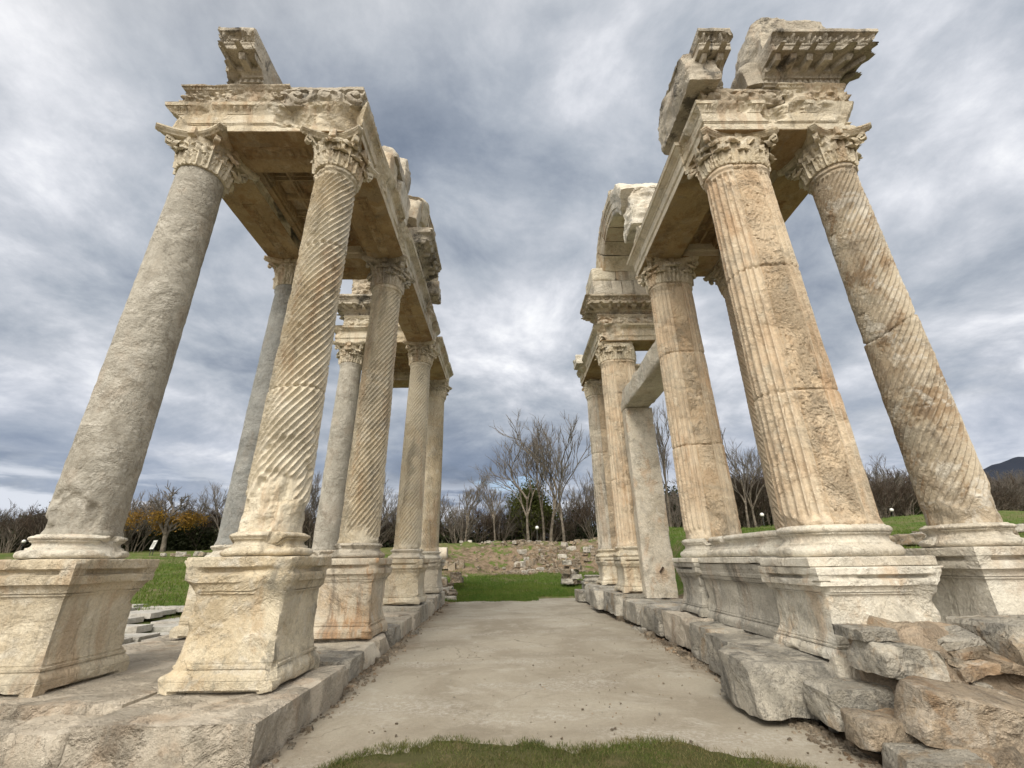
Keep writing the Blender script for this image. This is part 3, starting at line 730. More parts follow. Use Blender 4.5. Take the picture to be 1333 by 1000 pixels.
# --- left group
column('thick smooth grey-brown column at the front left corner, nearest the left edge', LX, YR[0], 0.30,
       lambda: shaft(4.9, 0.318, 0.287, mode='smooth', seed=11, nth=180, nz=240, worn=0.3, neck=False,
                     breaks=((-75, 0.03, 0.30, 0.045), (-130, 0.0, 0.2, 0.03))), GRANITE, r=0.318, rt=0.287, seed=11, phx=0.41, phy=0.41, pw=4, pwb=0.0,
       cap_kw=dict(ab=0.50, wamt=0.5))
column('cream spiral-fluted column on the front left, its foot broken and cracked', BX, YR[0], 0.30,
       lambda: shaft(4.9, 0.312, 0.275, mode='spiral', hand=1, seed=21, nth=300, nz=430, depth=0.032, low=0.42, joints=((1.55, 0.12), (3.55, 0.25)), wearf=0.25, worn=0.8,
                     breaks=((-60, 0.62, 0.30, 0.03), (-95, 0.25, 0.28, 0.035), (-125, 4.9, 0.16, 0.03))), MARBLE, r=0.312, rt=0.275, seed=21, phx=0.412, phy=0.405, cs=0.8,
       pw=8, pwb=0.0, pwt=0.30, bwit=5, nchip=34, cap_kw=dict(ab=0.45, wamt=0.3), basemat=MARBLE, pedmat=PATCHED)
column('smooth blue-grey column behind the front left corner column', LX, YR[1], 0.33,
       lambda: shaft(4.9, 0.32, 0.285, mode='smooth', seed=31, nth=110, nz=140), GREY, rt=0.285, r=0.32, seed=31, pedstep=0.05, q=0.7)
column('second spiral-fluted column of the left inner row, on an orange-stained pedestal', BX, YR[1], 0.27,
       lambda: shaft(4.9, 0.318, 0.275, mode='spiral', hand=1, seed=41, nth=264, nz=340, depth=0.032, low=0.12, wearf=0.2, worn=0.6), MARBLE, pedmat=STAINED, basemat=MARBLE_G, capmat=MARBLE_G,
       r=0.318, rt=0.275, seed=41, pedstep=0.035)
column('smooth grey column seen between the first two spiral columns on the left', LX, YR[2], 0.42,
       lambda: shaft(4.9, 0.32, 0.285, mode='smooth', seed=51, nth=90, nz=100), GRANITE, r=0.32, rt=0.285, seed=51, pedstep=0.06, q=0.6, basemat=MARBLE_G)
column('third spiral-fluted column of the left inner row', BX, YR[2], 0.42,
       lambda: shaft(4.9, 0.325, 0.27, mode='spiral', hand=1, seed=61, nth=240, nz=260, wearf=0.15, low=0.1), MARBLE, r=0.325, rt=0.27, seed=61, pedstep=0.05, q=0.7)
column('farthest column of the left inner row, its flutes spiralling the other way', BX+0.02, YR[3], 0.47,
       lambda: shaft(4.9, 0.315, 0.27, mode='spiral', hand=-1, seed=71, nth=216, nz=220, wearf=0.15), MARBLE, r=0.315, rt=0.27, seed=71, pedstep=0.06, q=0.6, pedmat=MARBLE_G)
# --- right group: double half columns towards the aisle
HX = 3.40
column('huge fluted double half column on the front right with a rough pecked strip down its face', HX, YR[0], 0.43,
       lambda: shaft(4.9, 0.295, 0.255, half=0.175, mode='vertical', seed=81, nth=460, nz=320, nfl=20, depth=0.042, joints=((1.45, 0.02), (3.15, 0.05)), low=0.07, wearf=0.18, worn=0.6,
                     neck=True), TAN, r=0.295, rt=0.255, half=0.175, seed=81, phx=0.515, phy=0.42, hp=0.085, ztop=1.21, pedmat=WHITED, pw=9, pwt=0.28, pwb=0.0, bwit=4, nchip=26, basemat=MARBLE_W, cs=0.85,
       cap_kw=dict(ab=0.41, wamt=0.5, frontdamage=0.45), name='double_half_column')
column('big spiral-fluted column at the far right, mottled with brown crust', 4.83, YR[0], 0.43,
       lambda: shaft(4.9, 0.305, 0.280, mode='spiral', hand=1, seed=91, nth=280, nz=400, pitch=0.108, nfl=26, depth=0.033, low=0.14, wearf=0.18, worn=0.7, joints=((2.35, 0.5),)),
       stone('crusted_marble', (0.50, 0.44, 0.34), (0.42, 0.345, 0.25), (0.62, 0.58, 0.49), stain=(0.27, 0.18, 0.10), stain_amt=0.75, dark_amt=0.5, dark=(0.19, 0.15, 0.11), sc_=1.3, white=0.55),
       r=0.305, rt=0.28, seed=91, phx=0.42, phy=0.42, pw=4, pwb=0.0, pwt=0.45, cap_kw=dict(ab=0.46), pedmat=MARBLE_W, ztop=1.37)
column('second fluted double half column on the right, with a pecked strip and broken drum joints', HX, YR[1], 0.50,
       lambda: shaft(4.9, 0.30, 0.26, half=0.155, mode='vertical', seed=101, nth=360, nz=220, nfl=22, depth=0.032, joints=((1.55, 0.02), (3.35, 0.02)), low=0.10, wearf=0.2),
       TAN, r=0.30, rt=0.26, half=0.155, seed=101, phx=0.50, phy=0.38, ztop=1.24, hp=0.07, pedmat=PODIUM, basemat=MARBLE_W, cap_kw=dict(ab=0.40, frontdamage=0.35), pedstep=0.04, name='double_half_column', cs=0.8)
column('spiral-fluted column half hidden behind the big front right double half column', 4.83, YR[1], 0.55,
       lambda: shaft(4.9, 0.32, 0.285, mode='spiral', hand=-1, seed=111, nth=230, nz=280), TAN, r=0.32, rt=0.285, seed=111, pedstep=0.05, q=0.6)
column('third double half column on the right, pressed against the grey door jamb', 3.15, YR[2], 0.60,
       lambda: shaft(4.9, 0.33, 0.30, half=0.18, mode='vertical', seed=121, nth=260, nz=160, nfl=22, joints=((1.6, 0.0), (3.9, 0.0)), wearf=0.5), TAN,
       r=0.33, rt=0.30, half=0.18, seed=121, phx=0.50, phy=0.38, ztop=1.36, pedstep=0.05, q=0.7, name='double_half_column', cap_kw=dict(ab=0.38, frontdamage=0.6), cs=0.7, basemat=MARBLE)
column('farthest column of the right inner row, its drums worn and shifted', 3.2, YR[3], 0.63,
       lambda: shaft(4.9, 0.32, 0.29, half=0.17, mode='vertical', seed=131, nth=240, nz=150, nfl=22, joints=((1.9, 0.0), (2.9, 0.0)), wearf=0.6), MARBLE_G,
       r=0.32, rt=0.29, half=0.17, seed=131, phx=0.48, phy=0.36, ztop=1.36, pedstep=0.05, q=0.7, name='double_half_column', cap_kw=dict(ab=0.38, frontdamage=0.5), cs=0.7, basemat=MARBLE)

# podium wall linking the two front double columns
g = pedestal(0.42, 1.02, 0.76, 140, slots=False, cap=0.65, step=0.035, wit=5)
pod = thing('podium_wall', 'grey moulded podium wall between the pedestals of the two right front double columns', 'podium', (3.40, 6.28, 0.47))
build('die', g, PODIUM, pod, 40)
g = attic_base(0.765, 1.128, 0.32, 0.66, 0.075, n=220, seed=141, phx=1.10, phy=0.50).rotz(math.pi/2)
g.V[:, 0] = np.clip(g.V[:, 0]*1.0, -0.50, 0.50); build('base_moulding', g, MARBLE_W, pod, 45)

def beam(label, x0, x1, y0, y1, zb=7.07, h=0.47, seed=0, step=0.02, panel=None, name='architrave', mat=MARBLE, **kw):
    hx, hy = (x1-x0)/2, (y1-y0)/2
    t = thing(name, label, 'architrave', ((x0+x1)/2, (y0+y1)/2, zb), 'architrave blocks spanning the columns')
    build('beam_block', architrave(hx, hy, h, seed, step, **kw), mat, t, 35)
    if panel:    # carved strip let into the underside
        L, wd, axis = panel
        nu, nv = int(L/0.02), int(wd/0.02)
        uu, vv = np.meshgrid(np.linspace(-L/2, L/2, nu), np.linspace(-wd/2, wd/2, nv), indexing='ij')
        e = np.minimum(L/2-abs(uu), wd/2-abs(vv))
        rel = scroll(uu+9, vv+1, 1-wd/2, 1+wd/2, 0.26, 0.03, seed)*sstep(e, 0.01, 0.04)
        z = -0.010 - np.clip(rel+0.03, 0, 0.05)
        z = np.where(e < 0.012, 0.004, z)
        V = np.stack([uu, vv, z], -1).reshape(-1, 3) if axis == 'x' else np.stack([vv, uu, z], -1).reshape(-1, 3)
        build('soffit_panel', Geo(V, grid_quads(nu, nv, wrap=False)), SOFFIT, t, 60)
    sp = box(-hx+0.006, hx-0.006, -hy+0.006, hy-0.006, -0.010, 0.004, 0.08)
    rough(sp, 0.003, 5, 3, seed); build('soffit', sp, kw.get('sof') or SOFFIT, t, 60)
    return t
# left entablature
beam('carved marble architrave across the two front left columns', -4.83, -2.11, 4.47, 5.19, seed=201, step=0.016, panel=(1.0, 0.22, 'x'), mat=MARBLE, wit=5, wthr=0.15, crown=0.62, nchip=12)
beam('long inner left architrave from the first to the second spiral column', -2.82, -2.09, 5.205, 7.67, seed=202, panel=(1.5, 0.2, 'y'), mat=MARBLE)
beam('inner left architrave between the second and third spiral columns, cracked', -2.82, -2.09, 7.685, 11.34, seed=203, step=0.03, panel=(2.0, 0.2, 'y'), mat=MARBLE_G, wit=9, wthr=-0.1)
beam('inner left architrave ending at the farthest left column', -2.82, -2.09, 11.72, 14.5, seed=204, step=0.03, mat=MARBLE)
beam('outer left architrave over the smooth grey columns, with a carved strip below', -4.82, -4.10, 5.205, 8.05, seed=205, step=0.03, panel=(1.6, 0.2, 'y'), mat=MARBLE)
beam('pale cross architrave of the left side behind the coffered ceiling', -4.08, -2.84, 7.32, 8.04, seed=206, step=0.03, panel=(0.6, 0.16, 'x'), mat=MODERN)
beam('cross architrave over the third left columns, under the scroll frieze', -4.86, -2.84, 11.0, 11.70, seed=207, step=0.03, mat=MARBLE)
beam('farthest left cross architrave, in shade', -4.7, -2.84, 13.8, 14.5, seed=208, step=0.04, mat=MARBLE)
def ceiling(label, x0, x1, y0, y1, z, nx, ny, seed):
    t = thing('coffered_ceiling', label, 'ceiling', ((x0+x1)/2, (y0+y1)/2, z))
    hx, hy = (x1-x0)/2, (y1-y0)/2; st_ = 0.02
    nu, nv = int(2*hx/st_), int(2*hy/st_)
    uu, vv = np.meshgrid(np.linspace(-hx, hx, nu), np.linspace(-hy, hy, nv), indexing='ij')
    cu = np.abs(((uu+hx)/(2*hx)*nx) % 1-0.5)*2; cv = np.abs(((vv+hy)/(2*hy)*ny) % 1-0.5)*2
    e = 1-np.maximum(cu, cv)
    zz = 0.05*sstep(e, 0.10, 0.14)+0.05*sstep(e, 0.28, 0.32)
    pts = np.stack([uu.ravel(), vv.ravel(), 0*uu.ravel()], 1)
    zz = zz - 0.03*(e > 0.45)*np.clip(fbm(pts, 12, 3, seed=seed).reshape(uu.shape)+0.3, 0, 1)
    g = Geo(np.stack([uu, vv, zz], -1).reshape(-1, 3), grid_quads(nu, nv, wrap=False)[:, ::-1])
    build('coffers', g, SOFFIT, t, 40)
    build('slab', box(-hx, hx, -hy, hy, 0.13, 0.25, 0.3), MARBLE_G, t, 40)
    for sx in (-1, 1):
        g = sweep(plan_rect(0.05, hy, 0.2), [(-0.14, 0), (-0.08, 0.0), (-0.08, 0.03), (-0.02, 0.05), (0.12, 0.05)], 0.03); g.move(sx*(hx-0.05), 0, 0)
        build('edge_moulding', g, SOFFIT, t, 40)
ceiling('brown coffered marble ceiling slab over the front left columns', -4.08, -2.84, 5.21, 7.3, 7.36, 3, 5, 5)
ceiling('brown coffered marble ceiling slab over the front right columns', 3.62, 4.42, 5.21, 7.3, 7.36, 2, 5, 7)
ceiling('dark ceiling slab over the far left columns', -4.08, -2.84, 11.72, 13.78, 7.36, 3, 5, 9)

def fr(label, x0, x1, y0, y1, zb=7.545, h=0.375, seed=0, mat=CARVED, name='frieze_block', **kw):
    o = build(name, frieze((x1-x0)/2, (y1-y0)/2, h, seed, **kw), mat, None, 50)
    o.location = ((x0+x1)/2, (y0+y1)/2, zb); return tag(o, label, 'frieze', 'carved frieze blocks')
fr('long carved frieze block on the front left architrave', -4.78, -3.28, 4.45, 5.15, seed=301, kind='garland', wthr=0.2, h=0.42)
fr('dark leaf-carved frieze block at the inner corner of the front left', -3.26, -2.12, 4.43, 5.15, seed=302, kind='scroll', mat=CORNICE, wit=3, wthr=0.1, h=0.42, top=False, bulge=0.05)
fr('frieze block with running scrolls over the farthest visible left cross beam', -4.7, -2.84, 11.05, 11.66, h=0.40, seed=303, mat=MARBLE, amp=0.006)
fr('carved frieze run along the inner left architrave behind the second column', -2.80, -2.12, 7.60, 9.35, seed=304, step=0.02, mat=CORNICE, kind='garland', wit=5)
fr('broken grey frieze run on the inner left architrave near the third column', -2.80, -2.12, 9.38, 11.3, seed=305, step=0.02, mat=CARVED, kind='garland', wit=12, wthr=-0.3)
fr('dark broken frieze piece behind the front left inner corner', -2.80, -2.12, 5.2, 6.0, seed=306, step=0.02, mat=CORNICE, kind='scroll', wit=10, wthr=-0.2, h=0.40, top=False)
fr('short frieze block with a worn hunting scroll on the front right', 2.95, 4.13, 4.43, 5.15, seed=307, kind='scroll', wit=3, h=0.36, top=False, bulge=0.04)
fr('rounded frieze block under the right front cornice corner', 4.15, 5.12, 4.41, 5.15, seed=308, kind='garland', wit=5, mat=MARBLE, h=0.37)
fr('scroll frieze below the dentils on the far right pier', 2.66, 4.3, 11.03, 11.68, seed=309, kind='scroll', mat=CARVED, h=0.36, amp=0.006)
# right entablature
beam('carved marble architrave across the two front right columns', 2.90, 5.20, 4.47, 5.19, seed=211, step=0.016, mat=MARBLE, wit=5, wthr=0.15, crown=0.62, nchip=12)
beam('clean new-looking inner right architrave with sharp fasciae', 2.87, 3.60, 5.205, 8.04, seed=212, mat=MODERN, wit=0, wthr=0.9, carve=False, nchip=0)
beam('outer right architrave above the spiral columns, with a carved strip below', 4.44, 5.18, 5.205, 8.04, seed=213, step=0.03, panel=(1.6, 0.2, 'y'), mat=MARBLE)
beam('pale cross architrave of the right side with a small carved panel', 3.62, 4.42, 7.32, 8.03, seed=214, step=0.03, panel=(0.5, 0.14, 'x'), mat=MODERN)
beam('cross architrave over the third right pier', 2.63, 4.9, 11.0, 11.70, seed=215, step=0.03, mat=MARBLE)
beam('inner right architrave running back to the farthest right column', 2.63, 3.34, 11.72, 14.5, seed=216, step=0.03, mat=MARBLE, wit=2)
beam('farthest right cross architrave, in shade', 3.36, 4.9, 13.8, 14.5, seed=217, step=0.04, mat=MARBLE)
# cornices
def corn(label, x0, x1, y0, y1, zb, seed, mat=CORNICE, extra=None, **kw):
    g = cornice((x1-x0)/2, (y1-y0)/2, seed=seed, **kw)
    if extra:
        for e_ in extra: g.add(e_)
    o = build('cornice_block', g, mat, None, 45)
    o.location = ((x0+x1)/2, (y0+y1)/2, zb); return tag(o, label, 'cornice', 'cornice blocks left on the entablature')
corn('single cornice block standing alone on the front left entablature', -4.16, -3.62, 4.42, 5.10, 7.95, 401, h=0.60, proj=0.44, sides=(0,), wit=1)
r1 = rock(0.46, 1.30, 0.80, 77, 26, 0.10, 3, 9).move(-0.17, 0.06, -0.16)
corn('smaller cornice block at the inner corner of the front right entablature', 2.84, 3.31, 4.42, 5.15, 7.90, 402, h=0.62, proj=0.44, sides=(0,), wit=1, extra=[r1])
r2 = rock(1.35, 0.85, 1.02, 79, 24, 0.08, 4, 14).move(0.15, -0.10, 0.42); r3 = rock(0.35, 0.8, 0.52, 80, 12, 0.1, 6, 5).move(-0.62, -0.0, 0.05)
corn('large mitred cornice block crowned by a rough broken peak on the front right', 3.92, 5.03, 4.42, 5.15, 7.90, 403, h=0.60, proj=0.44, sides=(0, 1), wit=1, extra=[r2, r3])
corn('cornice block below the carved relief on the left, seen between the spiral columns', -4.7, -2.84, 11.08, 11.7, 7.955, 404, h=0.5, proj=0.40, sides=(0, 3), step=0.025)
corn('cornice projecting inward from the inner left entablature', -2.75, -2.12, 8.0, 9.6, 7.93, 405, h=0.55, proj=0.40, sides=(1,), step=0.022, wit=8, wthr=-0.1)
corn('dentilled cornice below the arch on the far right pier', 2.66, 4.3, 11.06, 11.7, 7.92, 406, h=0.46, proj=0.40, sides=(0, 3), step=0.022, mat=CARVED)
# rough blocks over the entablatures
def rk(label, cx, cy, z, dx, dy, dz, seed, mat=BLOCK, cat='stone block', name='stone_block', group=None, rz=0, **kw):
    g = rock(dx, dy, dz, seed, **kw)
    if rz: g.rotz(rz)
    o = build(name, g, mat, None, 32); o.location = (cx, cy, z); return tag(o, label, cat, group)
rk('upright broken cream block over the front left inner corner', -2.46, 6.35, 7.545, 0.62, 0.66, 1.02, 501, MARBLE, amp=0.08, it=6)
rk('grey boulder lying on the upright cream block, left side', -2.42, 6.62, 8.58, 0.62, 0.85, 0.34, 502, MARBLE_G, amp=0.10, it=8)
rk('top rounded grey block leaning towards the left arch', -2.42, 7.12, 8.72, 0.62, 0.52, 0.72, 503, MARBLE_G, amp=0.08, it=8)
rk('rough block between the cream block and the left arch', -2.44, 7.08, 7.55, 0.64, 0.74, 1.15, 504, MARBLE_W, amp=0.08, it=6)
rk('jagged stone chunk jutting inward on the left entablature', -2.15, 10.15, 7.93, 0.62, 0.55, 0.38, 505, CORNICE, amp=0.10, it=5)
rk('broken stone chunk on the far right architrave', 2.72, 13.9, 7.545, 0.75, 0.7, 0.34, 506, MARBLE_W, amp=0.12, it=6)
g = sweep(plan_rect(0.93, 0.3, 0.022), [(0, 0), (0.01, 0.01), (1.02, 0.0), (1.03, -0.01)], 0.02, lambda s, z, k, q, off: garland(s, z, 0.03, 1.0, d=0.09, seed=9))
rough(g, 0.02, 4, 4, 3); wear(g, 3, 3, 0, 0.4, 4)
o = build('relief_block', g, CARVED, None, 50); o.location = (-3.77, 11.42, 8.46); tag(o, 'tall block crowded with carved figures, seen between the left spiral columns', 'relief')
# wall blocks under the right arch
wl = thing('pier_wall', 'plain coursed stone pier carrying the foot of the right arch', 'wall', (3.3, 11.2, 8.385))
zc_ = 0
for k, (hh, cuts) in enumerate([(0.48, [-0.80, 0.05, 1.0]), (0.47, [-0.80, -0.1, 0.45, 1.0])]):
    for a, b in zip(cuts[:-1], cuts[1:]):
        g = box(a+0.004, b-0.004, -0.52, 0.5, zc_+0.003, zc_+hh-0.003, 0.05); wear(g, 4, 3, 0, 0.4, 510+k, base=0.1); rough(g, 0.012, 3, 4, 5+k)
        build('stone_course_block', g, MARBLE if k else MARBLE_G, wl, 50)
    zc_ += hh

# ---------------------------------------------------------------- the two arches
def arch_part(xf, depth, cy, cz, ri, ro, a0, a1, seed, side, mould=True):
    """voussoirs from angle a0 to a1 (degrees, 0 = far side, 180 = near side)"""
    prof = []      # (radius, inset from the face)
    prof = [(ri, 0.03), (ri+0.12, 0.03), (ri+0.125, 0.0), (ri+0.30, 0.0), (ri+0.305, -0.02), (ri+0.40, -0.025), (ri+0.42, -0.06), (ro-0.05, -0.06), (ro, 0.02)]
    pts = []
    for i in range(len(prof)-1):
        n = max(1, int((prof[i+1][0]-prof[i][0])/0.035))
        for j in range(n): t = j/n; pts.append((prof[i][0]+(prof[i+1][0]-prof[i][0])*t, prof[i][1]+(prof[i+1][1]-prof[i][1])*t))
    pts.append(prof[-1])
    nd = int(depth/0.06)
    for j in range(1, nd+1): pts.append((ro, 0.02+(depth-0.04)*j/nd))
    m = int((ro-ri)/0.06)
    for j in range(1, m+1): pts.append((ro-(ro-ri)*j/m, depth))
    for j in range(1, nd): pts.append((ri, depth-(depth-0.03)*j/nd))
    pts = np.array(pts); nc = len(pts); na = int(abs(a1-a0)/1.6)+2
    A = np.radians(np.linspace(a0, a1, na))
    R = pts[None, :, 0]; D = pts[None, :, 1]
    V = np.stack([(xf + side*D + 0*A[:, None]), cy + R*np.cos(A)[:, None], cz + R*np.sin(A)[:, None]], -1).reshape(-1, 3)
    Q = grid_quads(na, nc); g = Geo(V, Q if side < 0 else Q[:, ::-1])
    g.P = [list(range(nc)), list(range((na-1)*nc, na*nc))[::-1]]
    if side < 0: g.P = [p[::-1] for p in g.P]
    wear(g, 5, 2.5, -0.1, 0.4, seed, base=0.05)
    outer = sstep(np.hypot(V[:, 1]-cy, V[:, 2]-cz), ro-0.15, ro)
    rough(g, 0.05, 3.0, 5, seed, mask=0.25+1.3*outer)
    return g
AY, AZ = 9.55, 8.60
ar = thing('stone_arch', 'deep broken stone arch on top of the right side, open to the sky below', 'arch', (2.8, AY, AZ))
for k, (a0, a1, dr, mt) in enumerate([(27, 47, 0.0, MARBLE), (47.4, 66, 0.05, CARVED), (66.4, 88, -0.02, CARVED), (88.4, 112, 0.03, MARBLE), (112.4, 152, 0.0, MARBLE_W)]):
    g = arch_part(0, 1.75 if k < 4 else 1.6, 0, 0, 1.25, 1.93+dr, a0, a1, 600+k, 1)
    build('voussoir', g, mt, ar, 50)
gb = rock(1.7, 0.75, 1.15, 611, 34, 0.13, 2, 9); gb.move(0.85, -1.52, -0.35)
gb.V = gb.V + 0; build('springer', gb, MARBLE_W, ar, 55)
gb = rock(1.5, 0.55, 0.55, 612, 14, 0.10, 7, 6); gb.move(0.85, -1.80, -1.04); build('springer', gb, MARBLE, ar, 55)
al = thing('stone_arch', 'round arched stone panel with ring mouldings on top of the left side', 'arch', (-2.12, AY, AZ-0.12))
for k, (a0, a1, dr) in enumerate([(6, 40, 0.0), (40.5, 70, 0.05), (70.5, 100, -0.03), (100.5, 135, 0.0), (135.5, 174, -0.06)]):
    build('voussoir', arch_part(0, 0.7, 0, 0, 1.15, 1.74+dr, a0, a1, 620+k, -1), MARBLE if k % 2 else CARVED, al, 50)
nr, na = 24, 60; V = []
for i in range(nr):
    for j in range(na):
        rr = 1.2*i/(nr-1); a = math.pi*j/(na-1); V.append((-0.12+0.03*math.sin(rr*22)+0.02*math.cos(a*9), rr*math.cos(a), rr*math.sin(a)))
g = Geo(np.array(V), grid_quads(nr, na, wrap=False)); rough(g, 0.02, 5, 4, 4)
g2 = g.copy(); g2.V[:, 0] = -0.6; g.add(g2); build('tympanum', g, MARBLE, al, 60)

# ---------------------------------------------------------------- door jamb and lintel on the right
dj = thing('doorway_frame', 'tall grey-white slab standing beside the third right pier, carrying a lintel', 'doorway', (3.35, 10.78, 0.50))
g = box(-0.34, 0.36, -0.14, 0.16, 0, 4.42, 0.04); wear(g, 5, 2.5, 0.1, 0.4, 700, base=0.03); rough(g, 0.012, 2.0, 5, 701)
dd = np.hypot(g.V[:, 0]-0.02, (g.V[:, 2]-0.42)*0.55); mk = (1-sstep(dd + 0.05*fbm(g.V, 5, 3, seed=4), 0.24, 0.28))*(g.V[:, 1] < 0); g.V[:, 1] += 0.018*mk
build('jamb', g, SLAB, dj, 45)
g = box(-0.02, 0.02, -0.012, 0.012, 0, 0.14, 0.02); g.rot(math.radians(38), 'Y'); g.move(0.02, -0.155, 0.52)
ironm = stone('rusty_iron', (0.08, 0.055, 0.04), (0.05, 0.04, 0.035), (0.12, 0.08, 0.05), stain_amt=0.1, dark_amt=0.2)
build('iron_dowel', g, ironm, dj, 40)
g = box(-0.34, 0.34, -2.95, 0.30, 4.44, 4.92, 0.05)
cut = g.V[:, 2]-4.44 + (-(g.V[:, 1])+0.0)*0.0
g.V[:, 1] = np.where(g.V[:, 1] > -0.2, g.V[:, 1] - (4.92-g.V[:, 2])*(-0.1) - 0.35*sstep(g.V[:, 2], 4.5, 4.92)*sstep(g.V[:, 1], -0.2, 0.3), g.V[:, 1])
wear(g, 5, 2.5, 0.0, 0.4, 705, base=0.05); rough(g, 0.015, 2.5, 5, 703); build('lintel', g, MARBLE_W, dj, 45)
# ================================================================ GROUND
def ground_h(x, y):
    x = np.asarray(x, float); y = np.asarray(y, float)
    c = -0.02 + 0.008*(np.clip(y, -5, 15)-4)
    c = c + (np.clip(y, 15, 25)-15)*0.066
    n = vn(np.stack([x*0.35, y*0.35, 0*x], -1).reshape(-1, 3), 5).reshape(x.shape)
    n2 = vn(np.stack([x*1.3, y*1.3, 0*x+3], -1).reshape(-1, 3), 8).reshape(x.shape)
    bank = sstep(y + 0.8*n, 24.3, 29.8)
    c = c + bank*(1.62+0.12*n) + np.clip(y-30, 0, 40)*0.012
    l = 0.22 + np.clip(y-6.5, 0, 60)*0.062
    wl = sstep(-x, 5.4, 8.0)
    r = 0.55 + np.clip(y-3.6, 0, 11)*0.112 + np.clip(y-14.6, 0, 14)*(0.088+0.060*sstep(x, 12, 32)) + 0.075*np.clip(y-34, 0, 60)*sstep(x, 12, 60)
    wr = sstep(x, 5.4, 7.5)
    h = c*(1-wl)+l*wl; h = h*(1-wr)+r*wr
    side = sstep(np.abs(x-0.5), 2.2, 3.4)*(1-wl)*(1-wr)*(y < 16)     # inside the monument, beneath its paving
    h = h + side*sstep(y, 3.9, 4.6)*0.10 - 0.12*sstep(-x, 1.9, 2.6)*(y < 3.9)*(1-wl)
    far = np.hypot(x, y)
    h = h + sstep(far, 8, 20)*(0.06*n2 + 0.10*n) - 2.0*sstep(far, 120, 300)
    return h
def warp_axis(a, b, n, k, c=0.0):
    u = np.linspace(np.arcsinh((a-c)/k), np.arcsinh((b-c)/k), n); return c + k*np.sinh(u)
gx = warp_axis(-900, 900, 300, 5); gy = warp_axis(-200, 1500, 320, 12, 12)
XX, YY = np.meshgrid(gx, gy, indexing='ij'); ZZ = ground_h(XX, YY)
pt = np.stack([XX.ravel(), YY.ravel(), 0*XX.ravel()], 1)
inb = ((YY > 24) & (YY < 30.5) & (np.abs(XX) < 9)).ravel()
ZZ = ZZ + (fbm(pt, 1.4, 4, seed=3)*0.22*inb).reshape(ZZ.shape)
g = Geo(np.stack([XX, YY, ZZ], -1).reshape(-1, 3), grid_quads(len(gx), len(gy), wrap=False))
def soil(name, grass_amt, cols, earth=None, bank=False, bump=0.5):
    m = bpy.data.materials.new(name); m.use_nodes = True; t = NT(m.node_tree); m.node_tree.nodes.clear()
    tc = t.new('ShaderNodeTexCoord'); v = tc.outputs['Object']
    n1 = t.noise(v, 0.5, 5, 0.6); n2 = t.noise(v, 3.0, 6, 0.65); n3 = t.noise(v, 30, 6, 0.7); n4 = t.noise(v, 140, 4, 0.7)
    col = t.mix(t.step(n1, 0.38, 0.62), cols[0], cols[1]); col = t.mix(t.step(n2, 0.5, 0.68), col, cols[2])
    if earth:
        e = t.step(t.math('ADD', t.math('MULTIPLY', n2, 0.6), t.math('MULTIPLY', n1, 0.6)), 0.60-0.15*grass_amt, 0.74)
        if bank:
            s = t.new('ShaderNodeSeparateXYZ', {0: v}); ny = t.math('ADD', s.outputs[1], t.math('MULTIPLY', t.math('SUBTRACT', n1, 0.5), 3.5))
            b = t.math('MULTIPLY', t.step(ny, 23.4, 24.8), t.math('SUBTRACT', 1.0, t.step(ny, 28.6, 29.8)))
            b = t.math('MULTIPLY', b, t.math('MULTIPLY', t.step(s.outputs[0], -7.5, -6.0), t.math('SUBTRACT', 1.0, t.step(s.outputs[0], 7.5, 9.5))))
            b = t.math('MULTIPLY', b, t.step(t.math('ADD', t.math('MULTIPLY', n2, 0.5), t.math('MULTIPLY', t.noise(v, 1.1, 6, 0.7), 0.5)), 0.41, 0.50))
            e = t.math('MAXIMUM', t.math('MULTIPLY', e, 0.55), b)
            s2 = t.math('MULTIPLY', t.math('SUBTRACT', 1.0, t.step(s.outputs[1], 3.2, 3.9)), t.step(t.math('ABSOLUTE', s.outputs[0]), 1.7, 2.0)); e = t.math('MAXIMUM', e, s2)
            inn = t.math('MULTIPLY', t.math('SUBTRACT', 1.0, t.step(s.outputs[1], 15.2, 16.0)), t.math('SUBTRACT', 1.0, t.step(t.math('ABSOLUTE', t.math('SUBTRACT', s.outputs[0], 0.3)), 5.6, 6.2))); e = t.math('MAXIMUM', e, t.math('MULTIPLY', inn, t.step(s.outputs[1], 3.2, 3.9)))
        ecol = t.mix(t.step(n2, 0.35, 0.65), (0.115, 0.085, 0.058), (0.235, 0.18, 0.125))
        col = t.mix(e, col, ecol)
    hsv = t.new('ShaderNodeHueSaturation', {'Color': col, 'Value': t.math('ADD', 0.55, t.math('MULTIPLY', t.math('ADD', n3, n4), 0.46))})
    h = t.math('ADD', t.math('MULTIPLY', n3, 1.0), t.math('ADD', t.math('MULTIPLY', n4, 0.5), n2))
    bp = t.new('ShaderNodeBump', {'Strength': bump, 'Distance': 0.05, 'Height': h})
    bs = t.new('ShaderNodeBsdfPrincipled', {'Base Color': hsv.outputs[0], 'Roughness': 0.95, 'Normal': bp.outputs[0]}); bs.inputs['Specular IOR Level'].default_value = 0.1
    t.l.new(bs.outputs[0], t.new('ShaderNodeOutputMaterial').inputs[0]); return m
TURF = soil('turf', 0.5, [(0.075, 0.125, 0.022), (0.105, 0.135, 0.035), (0.13, 0.125, 0.05)], earth=True, bank=True)
struct(build('ground', g, TURF, None, 180), 'grassy ground rising to a low earth bank behind the ruins')

